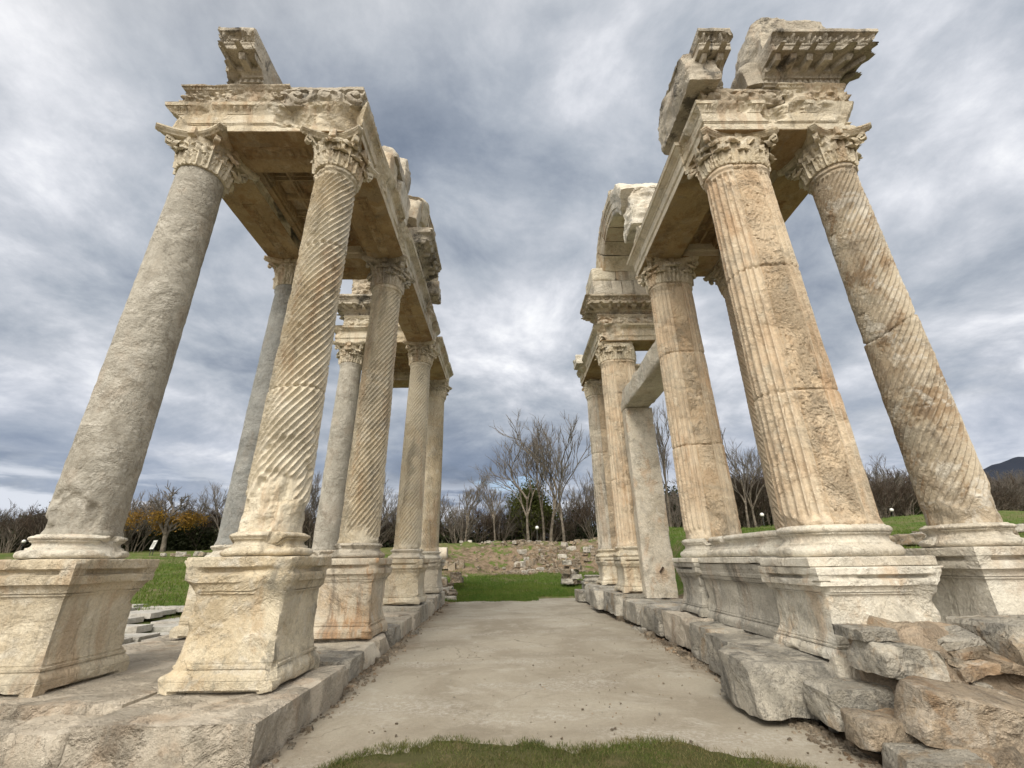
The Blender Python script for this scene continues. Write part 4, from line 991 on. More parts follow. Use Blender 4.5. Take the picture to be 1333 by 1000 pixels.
# the pale compacted path down the middle
PATH = bpy.data.materials.new('packed_path'); PATH.use_nodes = True; t = NT(PATH.node_tree); PATH.node_tree.nodes.clear()
v = t.new('ShaderNodeTexCoord').outputs['Object']
n1 = t.noise(v, 0.55, 6, 0.62, 0.6); n2 = t.noise(v, 2.4, 8, 0.66, 0.5); n3 = t.noise(v, 26, 7, 0.75); n4 = t.noise(v, 160, 4, 0.7)
col = t.mix(t.step(n1, 0.36, 0.62), (0.27, 0.24, 0.19), (0.36, 0.33, 0.27))
col = t.mix(t.math('MULTIPLY', t.step(n2, 0.52, 0.70), 0.75), col, (0.40, 0.375, 0.32))
nn = t.noise(t.vadd(v, (4, 9, 2)), 1.2, 8, 0.7, 0.8)
col = t.mix(t.math('MULTIPLY', t.step(nn, 0.54, 0.68), 0.42), col, (0.19, 0.165, 0.125))
wm = t.math('MULTIPLY', t.step(t.noise(t.vscale(v, (0.6, 1.5, 1)), 0.9, 6, 0.6), 0.50, 0.62), t.step(n3, 0.44, 0.60))
col = t.mix(t.math('MULTIPLY', wm, 0.42), col, (0.47, 0.455, 0.42))
sx_ = t.new('ShaderNodeSeparateXYZ', {0: v}).outputs[0]; ex = t.math('ABSOLUTE', t.math('SUBTRACT', sx_, 0.36))
ex = t.math('ADD', ex, t.math('MULTIPLY', t.math('SUBTRACT', nn, 0.5), 1.6))
col = t.mix(t.math('MULTIPLY', t.step(ex, 1.8, 2.25), 0.5), col, t.mix(n2, (0.15, 0.115, 0.08), (0.26, 0.205, 0.145)))
ck = t.new('ShaderNodeTexVoronoi', {'Scale': 0.55, 'Vector': t.vadd(v, t.vscale(t.new('ShaderNodeTexNoise', {'Scale': 1.5, 'Detail': 6.0, 'Vector': v}).outputs['Color'], (0.7, 0.7, 0.7)))}, feature='DISTANCE_TO_EDGE').outputs['Distance']
col = t.mix(t.math('MULTIPLY', t.math('SUBTRACT', 1.0, t.step(ck, 0.0, 0.008)), t.math('MULTIPLY', t.step(n1, 0.5, 0.6), 0.6)), col, (0.10, 0.08, 0.06))
hsv = t.new('ShaderNodeHueSaturation', {'Color': col, 'Value': t.math('ADD', 0.60, t.math('MULTIPLY', t.math('ADD', n3, n4), 0.40))})
vo = t.new('ShaderNodeTexVoronoi', {'Scale': 70.0, 'Vector': v}); h = t.math('ADD', t.math('MULTIPLY', n3, 0.7), t.math('ADD', t.math('MULTIPLY', n4, 0.4), t.math('MULTIPLY', vo.outputs['Distance'], 0.25)))
h = t.math('ADD', h, t.math('MULTIPLY', n2, 0.9))
bp = t.new('ShaderNodeBump', {'Strength': 0.5, 'Distance': 0.03, 'Height': h})
bs = t.new('ShaderNodeBsdfPrincipled', {'Base Color': hsv.outputs[0], 'Roughness': 0.93, 'Normal': bp.outputs[0]}); bs.inputs['Specular IOR Level'].default_value = 0.15
t.l.new(bs.outputs[0], t.new('ShaderNodeOutputMaterial').inputs[0])
def path_edge(y):   # left and right limits
    return -1.86 - 0.10*sstep(y, 5, 12), 2.55 + 0.12*np.sin(y*1.3)*0.5 + 0.10*sstep(y, 5, 9)
ys = np.arange(2.2, 16.9, 0.06); us = np.linspace(0, 1, 70); V = []
for y in ys:
    a, b = path_edge(y); xs = a + (b-a)*us; V.append(np.stack([xs, 0*xs+y, 0*xs], 1))
V = np.concatenate(V); V[:, 2] = 0.004 + 0.008*(np.clip(V[:, 1], -5, 20)-4) + 0.010*fbm(V, 0.8, 4, seed=2) + 0.003*fbm(V, 7, 3, seed=4)
yend = np.where(V[:, 0] > 0.9+0.2*vn(V*3, 3), 16.9, 15.75+0.25*vn(V*np.array([2.0, 0, 0]), 4)); V[:, 1] = np.minimum(V[:, 1], yend)
fe = 1-sstep(V[:, 1], 15.2, 16.5); V[:, 2] += 0.0*fe
g = Geo(V, grid_quads(len(ys), 70, wrap=False)[:, ::-1]); struct(build('path', g, PATH, None, 180), 'pale packed path running between the two rows of columns')

# ---------------------------------------------------------------- grass
def blades(name, P, hgt, wid, mat, seed, lean=0.5):
    rs = np.random.RandomState(seed); n = len(P); a = rs.uniform(0, 2*math.pi, n); h = hgt*rs.uniform(0.45, 1.15, n); w_ = wid*rs.uniform(0.6, 1.2, n)
    la = rs.uniform(0, 2*math.pi, n); ll = lean*h*rs.uniform(0.1, 1.1, n); cx, cy = np.cos(a)*w_, np.sin(a)*w_
    b0 = P + np.stack([-cx, -cy, 0*a-0.01], 1); b1 = P + np.stack([cx, cy, 0*a-0.01], 1)
    tp = P + np.stack([np.cos(la)*ll, np.sin(la)*ll, h], 1); t1 = tp + np.stack([cx, cy, 0*a], 1)*0.18; t0 = tp - np.stack([cx, cy, 0*a], 1)*0.18
    V = np.stack([b0, b1, t1, t0], 1).reshape(-1, 3); return struct(build(name, Geo(V, np.arange(4*n).reshape(-1, 4)), mat, None, 180), kind='stuff')
def leafmat(name, cols, scale=1.3, trans=0.3, rough_=0.6):
    m = bpy.data.materials.new(name); m.use_nodes = True; t = NT(m.node_tree); m.node_tree.nodes.clear()
    v = t.new('ShaderNodeTexCoord').outputs['Object']; n1 = t.noise(v, scale, 5, 0.6); n2 = t.noise(v, 55, 2, 0.6)
    col = t.mix(t.step(n1, 0.40, 0.60), cols[0], cols[1]); col = t.mix(t.step(n2, 0.52, 0.62), col, cols[2])
    bs = t.new('ShaderNodeBsdfPrincipled', {'Base Color': col, 'Roughness': rough_}); bs.inputs['Specular IOR Level'].default_value = 0.2
    tr = t.new('ShaderNodeBsdfTranslucent', {'Color': col}); mx_ = t.new('ShaderNodeMixShader', {0: trans}); t.l.new(bs.outputs[0], mx_.inputs[1]); t.l.new(tr.outputs[0], mx_.inputs[2])
    t.l.new(mx_.outputs[0], t.new('ShaderNodeOutputMaterial').inputs[0]); return m
GRASS = leafmat('grass_blades', [(0.075, 0.155, 0.02), (0.12, 0.185, 0.03), (0.185, 0.19, 0.06)], 0.7)
GRASSD = leafmat('dry_grass_blades', [(0.15, 0.135, 0.055), (0.10, 0.14, 0.03), (0.24, 0.195, 0.10)], 2.2)
rs = np.random.RandomState(5)
def front_edge(x): return 4.16 - 0.36*np.abs((x-0.30)/1.60)**6 + 0.13*vn(np.stack([x*1.9, 0*x, 0*x], 1), 9) + 0.05*vn(np.stack([x*7, 0*x, 0*x], 1), 10) + 0.03*vn(np.stack([x*22, 0*x, 0*x], 1), 12)
def front_h(x, y): return 0.004 + 0.008*(y-4)
# turf patch in front of the camera
xs = np.linspace(-1.75, 2.6, 160); V = []
nu = 60
e = front_edge(xs)
for i in range(nu):
    u = i/(nu-1); y = 1.2 + (e-1.2)*u; V.append(np.stack([xs, y, front_h(xs, y)-0.004+0.014*sstep((e-y), 0.0, 0.30)], 1))
V = np.concatenate(V); V[:, 2] += 0.010*fbm(V, 4, 4, seed=6)*sstep(np.tile(e, nu)-V[:, 1], 0.02, 0.2)
TURF2 = soil('trodden_turf', 0.5, [(0.065, 0.072, 0.026), (0.095, 0.090, 0.042), (0.14, 0.115, 0.065)])
fg = build('lawn', Geo(V, grid_quads(nu, 160, wrap=False)), TURF2, None, 180); struct(fg, 'worn turf at the near end of the path')
n = 75000; x = rs.uniform(-1.7, 2.6, n); y = rs.uniform(3.1, 4.3, n)
dn = fbm(np.stack([x, y, 0*x], 1), 2.6, 4, seed=12); ok = (y < front_edge(x)+0.03-0.16*rs.rand(n)**1.5) & (dn > rs.uniform(-0.75, 0.75, n)); x, y, dn = x[ok], y[ok], dn[ok]
P = np.stack([x, y, front_h(x, y)+0.004+0.010*sstep(front_edge(x)-y, 0, 0.2)], 1); gsel = (vn(P*np.array([2.3, 2.3, 1]), 31)+0.30*rs.normal(size=len(P)) + 1.6*(y-3.92) > 0.0)
GRASSF = leafmat('trodden_grass_blades', [(0.075, 0.10, 0.025), (0.12, 0.13, 0.04), (0.17, 0.15, 0.065)])
blades('grass', P[gsel], 0.020, 0.0026, GRASSF, 7, 1.6); blades('dry_grass', P[~gsel], 0.018, 0.0026, GRASSD, 8, 2.0)
# the lawn at the far end of the path and the lawns to the left and right
n = 60000; x = rs.uniform(-4, 4.5, n); y = 15.2+np.abs(rs.normal(0, 4.5, n)); ok = (y < 25.5) & ~((y < 16.8) & (x > 0.95)) & (y > 15.65+0.2*vn(np.stack([x*2, 0*x, 0*x], 1), 4)); x, y = x[ok], y[ok]
blades('grass', np.stack([x, y, ground_h(x, y)+0.0], 1), 0.085, 0.011, GRASS, 9, 0.7)
n = 55000; x = -5.6-np.abs(rs.normal(0, 9, n)); y = rs.uniform(8.5, 32, n); ok = (y > 9.9-0.1*(x+5.5)); x, y = x[ok], y[ok]
blades('grass', np.stack([x, y, ground_h(x, y)], 1), 0.09, 0.014, GRASS, 10, 0.8)
n = 30000; x = 5.8+np.abs(rs.normal(0, 9, n)); y = rs.uniform(7, 32, n)
blades('grass', np.stack([x, y, ground_h(x, y)], 1), 0.10, 0.014, GRASS, 11, 0.8)

# ---------------------------------------------------------------- paving of the court left of the columns
rs = np.random.RandomState(8); g = Geo(); y = 5.6
while y < 10.4:
    dy = rs.uniform(0.35, 0.6); x = -4.95 - rs.uniform(0, 0.4)
    if y > 9.9: x -= 1.6
    while x > -11:
        dx = rs.uniform(0.6, 1.3); b = box(x-dx+0.02, x-0.02, y+0.015, y+dy-0.015, -0.08, rs.uniform(0.0, 0.025), 0.16)
        cx_, cy_ = x-dx/2, y+dy/2; b.V[:, 2] += float(ground_h(np.array([cx_]), np.array([cy_]))[0])+0.06; b.V[:, :2] += rs.normal(0, 0.008, (len(b.V), 2)); g.add(b); x -= dx
    y += dy
struct(build('pavement', g, stone('white_paving', (0.50, 0.49, 0.45), (0.42, 0.40, 0.36), (0.58, 0.57, 0.54), stain_amt=0.1, dark_amt=0.3, bump=0.3), None, 40), 'pale marble paving slabs beside the left columns')

# ---------------------------------------------------------------- plinth blocks, left
def blk(label, x0, x1, y0, y1, z0, z1, seed, mat=BLOCK, group=None, amp=0.035, it=6, facets=3, n=None, rz=0.0, name='plinth_block', tilt=0):
    dx, dy, dz = x1-x0, y1-y0, z1-z0
    g = rock(dx, dy, dz, seed, n or max(14, int(max(dx, dy, dz)/0.06)), amp, it, facets, wthr=-0.1)
    if tilt: g.rot(tilt, 'Y')
    o = build(name, g, mat, None, 34); o.location = ((x0+x1)/2, (y0+y1)/2, z0); o.rotation_euler = (0, 0, rz); return tag(o, label, 'stone block', group)
GL, GR = 'plinth blocks under the left columns', 'plinth blocks under the right columns'
blk('long corner plinth block under the front left spiral column, ochre on its aisle side', -3.02, -1.74, 3.66, 5.36, -0.28, 0.298, 801, BLOCK, GL, amp=0.025, it=5, facets=1, n=42)
blk('rounded plinth block left of the corner block at the bottom edge', -3.66, -3.04, 3.74, 4.4, -0.28, 0.23, 802, BLOCK, GL, amp=0.05, it=9)
blk('plinth block at the lower left edge of the view', -4.45, -3.68, 3.76, 4.4, -0.28, 0.22, 803, BLOCK, GL, amp=0.05, it=9)
blk('plinth block at the far left, mostly outside the view', -5.3, -4.47, 3.8, 4.4, -0.28, 0.27, 804, BLOCK, GL, amp=0.05, it=9)
blk('broad worn marble slab under the front left corner pedestal', -5.35, -3.03, 4.12, 6.5, 0.0, 0.302, 805, BLOCK, GL, amp=0.012, it=3, facets=0, n=44)
yb = [5.38, 5.85, 6.55, 7.28, 8.15, 8.85, 9.75, 10.5, 11.6, 12.5, 13.3, 14.3, 15.1]
zt_ = [0.20, 0.26, 0.262, 0.264, 0.30, 0.31, 0.33, 0.40, 0.41, 0.43, 0.455, 0.455]
nm = ['small cracked plinth block just behind the corner block', 'plinth block leading up to the second left pedestal', 'plinth block under the near side of the second left pedestal', 'tall plinth block under the far side of the second left pedestal',
      'grey plinth block past the second left pedestal', 'squarish cream plinth block halfway along the left row', 'plinth block before the third left pedestal', 'plinth block under the third left pedestal',
      'plinth block behind the third left pedestal', 'plinth block between the last two left pedestals', 'plinth block under the farthest left pedestal', 'end block of the left plinth by the lawn']
rs = np.random.RandomState(3)
for i in range(12):
    xr = -1.80 - 0.05*rs.rand() - 0.018*i; blk(nm[i], -3.1, xr, yb[i]+0.015, yb[i+1]-0.015, -0.15, zt_[i], 810+i, [BLOCK, BLOCK_G, MARBLE_G][i % 3], GL, amp=0.035, it=6, facets=2)
for i, (y0, y1) in enumerate([(6.55, 8.3), (8.4, 10.4), (10.5, 12.3), (12.4, 14.9)]):
    blk(['weathered block under the pedestal of the blue-grey column', 'outer left plinth block beyond the blue-grey column', 'outer left plinth block under the third grey column', 'far outer left plinth block'][i], -5.3, -3.15, y0, y1, -0.1, 0.30+0.03*i+0.03*(i > 0), 830+i, BLOCK, GL, amp=0.03, it=5, facets=1)
# ---------------------------------------------------------------- plinth blocks, right
rb = [('broad angular block under the near side of the front right pedestal', 2.06, 3.05, 4.33, 5.33, 0.06, 0.455, BLOCK_G), ('flat grey block beside the podium wall, near part', 2.38, 3.1, 5.37, 6.15, 0.06, 0.46, BLOCK_G), ('flat grey block beside the podium wall, far part', 2.50, 3.1, 6.17, 7.0, 0.06, 0.47, BLOCK_G),
      ('grey block under the second right pedestal', 2.56, 3.2, 7.02, 8.3, 0.08, 0.495, BLOCK), ('long grey block past the second right pedestal', 2.50, 3.3, 8.32, 9.5, 0.1, 0.50, BLOCK_G), ('grey block below the door jamb', 2.44, 3.8, 9.52, 10.75, 0.12, 0.50, BLOCK_G),
      ('grey block below the third right pier', 2.32, 3.8, 10.77, 12.0, 0.15, 0.60, BLOCK_G), ('jutting grey block between the last two right piers', 2.15, 3.8, 12.03, 13.1, 0.15, 0.58, BLOCK_G), ('grey block below the farthest right pier', 2.30, 3.8, 13.12, 14.8, 0.15, 0.62, BLOCK_G), ('low end block of the right plinth by the lawn', 2.1, 2.9, 14.83, 15.6, 0.12, 0.42, BLOCK_G)]
for i, (lb, x0, x1, y0, y1, z0, z1, mt) in enumerate(rb): blk(lb, x0, x1, y0, y1, z0, z1, 850+i, mt, GR, amp=0.045, it=4, facets=4 if i < 3 else 2)
blk('raised block under the pedestal of the front right double column', 3.07, 4.3, 4.5, 5.35, 0.05, 0.428, 870, BLOCK_G, GR, facets=0, amp=0.01)
blk('earth-coloured block under the podium wall', 3.12, 4.3, 5.4, 8.3, 0.1, 0.468, 871, BLOCK, GR, facets=0, amp=0.01)
blk('flat block under the far right spiral column', 4.32, 5.4, 4.3, 8.3, 0.1, 0.428, 872, BLOCK, GR, facets=0, amp=0.01)
blk('dark blue-grey block wedged under the corner of the front right pedestal', 2.42, 2.98, 3.92, 4.31, 0.10, 0.36, 873, BLOCK_G, GR, amp=0.07, it=5, facets=6)
blk('small pale block filling the broken corner below the front right pedestal', 2.78, 3.18, 4.30, 4.48, 0.34, 0.50, 876, MARBLE_G, GR, amp=0.03)
GB = 'stones at the foot of the rubble wall'
blk('reddish-brown stone lying at the foot of the right rubble wall', 2.36, 2.92, 3.56, 3.86, 0.10, 0.27, 874, BLOCK_B, GB, amp=0.08, it=6, facets=6, name='stone_block')
blk('grey and cream stone at the bottom right beside the path', 2.38, 2.88, 3.22, 3.52, -0.02, 0.16, 875, BLOCK_G, GB, amp=0.08, it=5, facets=7, name='stone_block', rz=-0.2)
blk('flat brown stone half sunk in earth below the reddish one', 2.72, 3.2, 3.36, 3.7, 0.0, 0.16, 877, BLOCK_B, GB, amp=0.08, it=5, facets=5, name='stone_block')
# rubble wall: earth mortar with stones set in it
rw = thing('rubble_wall', 'mortared rubble wall of brown and grey stones at the lower right', 'wall', (3.8, 3.9, 0.0), None)
nu, nv = 130, 60; V = []
uu, vv = np.meshgrid(np.linspace(0, 1, nu), np.linspace(0, 1, nv), indexing='ij')
xx = 2.80 + uu*4.2; front = 3.52 - 0.45*uu; prof_z = sstep(vv, 0.0, 0.62); yy = front + vv*1.05 - 0.0; zz = -0.12 + (0.83-0.02*uu)*np.clip(vv/0.58, 0, 1)**0.8*sstep(uu, -0.02, 0.05)
zz = zz - 0.10*sstep(vv, 0.9, 1.0)
g = Geo(np.stack([xx-3.8, yy-3.9, zz], -1).reshape(-1, 3), grid_quads(nu, nv, wrap=False)); rough(g, 0.10, 2.6, 6, 33); build('earth_core', g, MORTAR, rw, 60)
def ws(x0, x1, y0, y1, z0, z1, seed, mat, rx=0, ry=0, lb=None, facets=6, amp=0.07):
    g = rock(x1-x0, y1-y0, z1-z0, seed, 22, amp, 2, facets); g.V[:, 2] -= (z1-z0)/2
    if ry: g.rot(ry, 'Y')
    if rx: g.rot(rx, 'X')
    g.move((x0+x1)/2-3.8, (y0+y1)/2-3.9, (z0+z1)/2); o = build('stone', g, mat, rw, 32)
    if lb: o['label'] = lb
ws(2.80, 3.26, 3.78, 4.2, 0.44, 0.66, 901, BLOCK_G, lb='squared grey-brown stone', ry=0.10)
ws(2.76, 3.10, 3.90, 4.3, 0.68, 0.76, 902, BLOCK_G, lb='flat grey slab on top')
ws(2.66, 4.05, 3.42, 3.80, 0.08, 0.38, 903, BLOCK_B, ry=0.20, rx=0.20, lb='long tilted brown slab with a pale upper edge', facets=4, amp=0.045)
ws(3.80, 4.9, 3.75, 4.4, 0.50, 0.80, 904, BLOCK_G, lb='large dark grey stone')
rs = np.random.RandomState(41)
for k in range(84):
    u = rs.rand(); v = rs.uniform(0.15, 0.95); x = 3.15+u*3.2; zc = -0.12+0.80*min(v/0.58, 1)**0.8; y = 3.52-0.45*(x-2.8)/4.2+v*1.05
    s = rs.uniform(0.09, 0.24) if k % 3 == 0 else rs.uniform(0.04, 0.12); ws(x-s, x+s, y-s*0.6, y+s*0.6, zc-s*0.16, zc+s*0.20, 910+k, [BLOCK_G, BLOCK_B, RUBBLE, BLOCK_B][k % 4], ry=rs.uniform(-0.3, 0.35), rx=rs.uniform(0, 0.4))

# ---------------------------------------------------------------- loose stones: a few shapes, copied
protos = []
for k in range(8):
    rs2 = np.random.RandomState(k); g = rock(1.0, rs2.uniform(0.6, 0.9), rs2.uniform(0.4, 0.7), 950+k, 9, 0.10, 4, 6)
    me = build('fieldstone_shape', g, RUBBLE if k % 4 else WHITEST, None, 60); protos.append(me.data); bpy.data.objects.remove(me)
def stone_at(x, y, s, k, label, group, dz=-0.05, name='fieldstone', z=None, mat=None, cat='stone', flat=1.0):
    o = bpy.data.objects.new(name, protos[k % 8]); C.objects.link(o)
    zz = float(ground_h(np.array([x]), np.array([y]))[0]) if z is None else z
    o.location = (x, y, zz+dz*s); o.scale = (s, s, s*flat); o.rotation_euler = (0, 0, (k*1.7) % 6.28); return tag(o, label, cat, group)
rs = np.random.RandomState(77)
for k in range(125):
    x = rs.uniform(-5.5, 6.0); 
    if rs.rand() < 0.80: x = 2.0 + rs.normal(0, 1.5)
    y = rs.uniform(24.3, 29.3); s = 0.12+0.36*rs.rand()**2.2; s *= (1.2 if x > 0 else 0.6)
    stone_at(x, y, s, k, 'broken stone lying on the bare earth bank at the end of the lawn', 'stones tumbled on the earth bank', dz=-0.15)
g = Geo()
for k in range(420):
    x = rs.uniform(-6.5, 6.5) if k % 3 == 0 else 2.2+rs.normal(0, 1.3); y = rs.uniform(23.6, 30.2); s = rs.uniform(0.03, 0.10)*(1.4 if x > 0.5 else 1)
    b = box(-s, s, -s*0.8, s*0.8, -s*0.5, s*0.6, 3*s); b.V += rs.normal(0, s*0.22, b.V.shape); b.rotz(rs.uniform(0, 3)); b.move(x, y, float(ground_h(np.array([x]), np.array([y]))[0])+0.05); g.add(b)
struct(build('rubble_debris', g, RUBBLE, None, 30), 'small broken stone scattered over the earth bank', kind='stuff')
for k in range(26):
    x = rs.uniform(-6, 6); y = rs.uniform(23, 31) if k % 2 else rs.uniform(29.8, 31.5); stone_at(x, y, rs.uniform(0.1, 0.3), 2*k, 'small white stone scattered in the grass near the bank', 'white stones scattered near the bank')
for k in range(18):
    stone_at(-1.95-0.9*((k*0.37) % 1), 16.0+k*0.21, 0.40+0.1*((k*0.61) % 1), k, 'squared stone of the low ruined wall left of the lawn', 'stones of the low wall beyond the left plinth', z=float(ground_h(np.array([-2.2]), np.array([16+k*0.2]))[0])+0.17*(k % 3), flat=0.75)
for k in range(14):
    stone_at(2.35+0.5*((k*0.43) % 1), 19.6+0.5*((k*0.29) % 1), 0.46, k, 'stone of the small dry-laid stack right of the lawn', 'stones stacked right of the lawn', z=0.42+0.18*(k//3), flat=0.7)
for k in range(9):
    stone_at(-24.6+k*0.55, 33.5+0.5*((k*0.7) % 1), 0.35+0.35*((k*0.37) % 1), 2*k, 'grey-white rock in the row behind the left lawn', 'rocks along the far edge of the left lawn', dz=0)
for k in range(14):
    stone_at(7.5+k*0.45, 12.2+0.3*((k*0.6) % 1), 0.5+0.2*((k*0.37) % 1), k, 'stone of the dry wall seen between the two right front columns', 'dry wall stones beyond the right columns', dz=0.0, flat=0.7)
for k in range(10):
    stone_at(12.0+k*0.9, 14+0.4*k, 0.25+0.2*((k*0.37) % 1), k, 'stone in the grass at the far right edge', 'stones in the grass on the right', dz=0)
for k in range(44):
    side = k % 2; y = 3.6+11*((k*0.377) % 1); x = (2.42+0.16*((k*0.61) % 1)-0.02*y*0) if (side or k % 3) else -1.76-0.06*((k*0.61) % 1)
    s = 0.06+0.14*((k*0.73) % 1)**2
    stone_at(x+ (0.1 if (side or k % 3) and y < 5.3 else 0), y, s, k, 'small stone along the foot of the plinth blocks', 'small stones at the edges of the path', z=0.0+0.008*(y-4), dz=-0.1)
for k in range(60):
    x = rs.uniform(-1.6, 2.3); y = rs.uniform(3.4, 9); stone_at(x, y, rs.uniform(0.008, 0.022), k, 'white chip of stone lying on the path', 'stone chips on the path', z=0.006+0.008*(y-4)+0.02*(y < 4.1), dz=0, name='stone_chip')
g = Geo(); rs = np.random.RandomState(12); tet = np.array([(-1, -1, -0.5), (1, -0.8, -0.5), (0.9, 1, -0.5), (-0.8, 0.9, -0.5), (-0.6, -0.6, 0.6), (0.6, -0.5, 0.5), (0.5, 0.6, 0.7), (-0.6, 0.5, 0.5)])
tq = np.array([(0, 3, 2, 1), (4, 5, 6, 7), (0, 1, 5, 4), (1, 2, 6, 5), (2, 3, 7, 6), (3, 0, 4, 7)]); Vs, Qs = [], []
for k in range(3600):
    y = 3.4+rs.gamma(1.6, 2.2); y = min(y, 15.4); ed = rs.rand(); ea, eb_ = path_edge(np.array([y]))[0], float(path_edge(np.array([y]))[1][0])
    ea = float(np.atleast_1d(ea)[0])
    if ed < 0.60: x = eb_-abs(rs.normal(0, 0.11))
    elif ed < 0.90: x = ea+abs(rs.normal(0, 0.10))
    else: x = rs.uniform(ea, eb_)
    s = rs.uniform(0.003, 0.009) if ed >= 0.90 else rs.uniform(0.004, 0.022)*(0.5+rs.rand())
    Vs.append((tet+rs.normal(0, 0.22, tet.shape))*s+np.array([x, y, 0.006+0.008*(y-4)+s*0.2])); Qs.append(tq+8*k)
struct(build('gravel', Geo(np.concatenate(Vs), np.concatenate(Qs)), RUBBLE, None, 30), 'grit and small stones on the path and along its edges', kind='stuff')
# carved fragments on the lawn
t = thing('column_base_fragment', 'grey moulded column base standing on a block right of the lawn', 'column base', (3.0, 17.2, 0.22))
build('block', rock(0.75, 0.7, 0.30, 5, 12, 0.03, 4, 2), BLOCK_G, t, 50); g = attic_base(0.29, 0.58, 0.26, plinth=0.08, n=60, seed=4, step=0.03); build('moulded_base', g, BLOCK_G, t, 45)
g = sweep(plan_circle(0.36, 40), [(0, -0.02), (0.03, 0), (1.5, 0), (1.53, -0.02)], 0.06); g.rot(math.pi/2, 'Y'); rough(g, 0.02, 3, 3, 4)
o = build('column_drum', g, MARBLE_G, None, 45); o.location = (-5.0, 26.2, float(ground_h(np.array([-4.2]), np.array([26.2]))[0])+0.30); tag(o, 'fallen column drum lying on its side behind the left columns', 'column drum')
for k in range(6):
    o = blk('squared block of the low retaining wall under the fallen drum', -4.9+k*0.42, -4.5+k*0.42, 24.9, 25.3, 0.85+0.1*(k % 2), 1.25+0.1*(k % 2), 980+k, RUBBLE, 'squared blocks below the fallen drum', name='stone_block', n=8)

# ================================================================ BACKGROUND
def hill(name, pts, depth, mat, seed, label):
    """ridge: pts are (x, y, height); slopes down on both sides"""
    P = np.array(pts, float); n = 160; tt = np.linspace(0, 1, n); cum = np.linspace(0, 1, len(P)); m = 30; V = []
    ln = np.stack([np.interp(tt, cum, P[:, i]) for i in range(3)], 1)
    for j in range(m):
        v = j/(m-1)*2-1; y = ln[:, 1]+v*depth; z = ln[:, 2]*(0.5+0.5*math.cos(v*math.pi))-3; V.append(np.stack([ln[:, 0], y, z], 1))
    V = np.concatenate(V); V[:, 2] += fbm(V, 0.012, 5, seed=seed)*14*sstep(V[:, 2], 0, 60)
    return struct(build(name, Geo(V, grid_quads(m, n, wrap=False)), mat, None, 180), label)
HILLM = soil('wooded_hill', 0.2, [(0.022, 0.030, 0.050), (0.030, 0.036, 0.052), (0.036, 0.040, 0.048)])
hill('hill', [(60, 640, 25), (200, 620, 42), (345, 600, 66), (476, 600, 84), (565, 600, 97), (657, 600, 115), (760, 600, 134), (1100, 560, 170)], 260, HILLM, 3, 'dark bluish hill on the right horizon')
# --- trees
BARK = stone('grey_bark', (0.22, 0.19, 0.155), (0.11, 0.09, 0.07), (0.21, 0.185, 0.155), stain_amt=0.1, dark_amt=0.4, bump=0.6, sc_=2)
TWIG = stone('brown_twigs', (0.155, 0.14, 0.12), (0.115, 0.10, 0.088), (0.20, 0.18, 0.155), stain_amt=0.1, dark_amt=0.2, bump=0.1)
TWIGD = stone('dark_thicket_twigs', (0.075, 0.055, 0.042), (0.055, 0.042, 0.033), (0.10, 0.075, 0.05), stain_amt=0.1, dark_amt=0.2, bump=0.1)
def tubes(B, sides):
    """B: list of (pts Kx3, radii K) with equal K"""
    P = np.array([b[0] for b in B]); R = np.array([b[1] for b in B]); n, K = R.shape
    D = np.gradient(P, axis=1); D /= np.linalg.norm(D, axis=2, keepdims=True)+1e-9
    up = np.where(np.abs(D[..., 2:3]) > 0.9, np.array([1., 0, 0]), np.array([0, 0, 1.]))
    A = np.cross(D, up); A /= np.linalg.norm(A, axis=2, keepdims=True)+1e-9; Bn = np.cross(D, A)
    an = np.arange(sides)/sides*2*math.pi
    V = P[:, :, None]+(A[:, :, None]*np.cos(an)[None, None, :, None]+Bn[:, :, None]*np.sin(an)[None, None, :, None])*R[:, :, None, None]
    Q = grid_quads(K, sides); Qa = (Q[None]+(np.arange(n)*K*sides)[:, None, None]).reshape(-1, 4)
    return Geo(V.reshape(-1, 3), Qa)
def grow(rs, H, trunk_r, levels=5, spread=0.5, first=0.32, nkids=(3, 5), up=0.25, stems=1, minr=0.012, ratio=0.66, K=5):
    out = {0: [], 1: []}; tips = []
    def branch(p, d, L, r, lv):
        pts = [p]; q = p.copy(); dd = d.copy(); rr = [r]
        for i in range(K-1):
            dd = dd+rs.normal(0, 0.13 if lv else 0.05, 3); dd[2] += up*0.22*(1 if lv else 0); dd /= np.linalg.norm(dd); q = q+dd*L/(K-1); pts.append(q.copy()); rr.append(max(r*(1-0.55*(i+1)/(K-1)), minr*0.7))
        out[0 if lv <= 1 else 1].append((np.array(pts), np.array(rr)))
        if lv >= levels: tips.append(q); return
        k = rs.randint(nkids[0], nkids[1]+1)
        for j in range(k):
            f = rs.uniform(first if lv == 0 else 0.3, 1.0) if j else 1.0
            ix = f*(K-1); i0 = min(int(ix), K-2); pp = pts[i0]+(pts[i0+1]-pts[i0])*(ix-i0)
            ax = rs.normal(size=3); ax -= ax.dot(dd)*dd; ax /= np.linalg.norm(ax)+1e-9
            s = spread*rs.uniform(0.6, 1.35); nd = dd*math.cos(s)+ax*math.sin(s); nd[2] += up; nd /= np.linalg.norm(nd)
            branch(pp, nd, L*ratio*rs.uniform(0.75, 1.15), max(r*(0.62 if j else 0.7), minr), lv+1)
    for s in range(stems):
        a = rs.uniform(0, 6.28); ln = 0.0 if stems == 1 else rs.uniform(0.1, 0.6)
        branch(np.array([math.cos(a)*0.1*(stems > 1)*stems**0.5, math.sin(a)*0.1*(stems > 1)*stems**0.5, -0.15]), np.array([math.cos(a)*ln, math.sin(a)*ln, 1.0])/math.hypot(1, ln), H, trunk_r, 0)
    return out, np.array(tips)
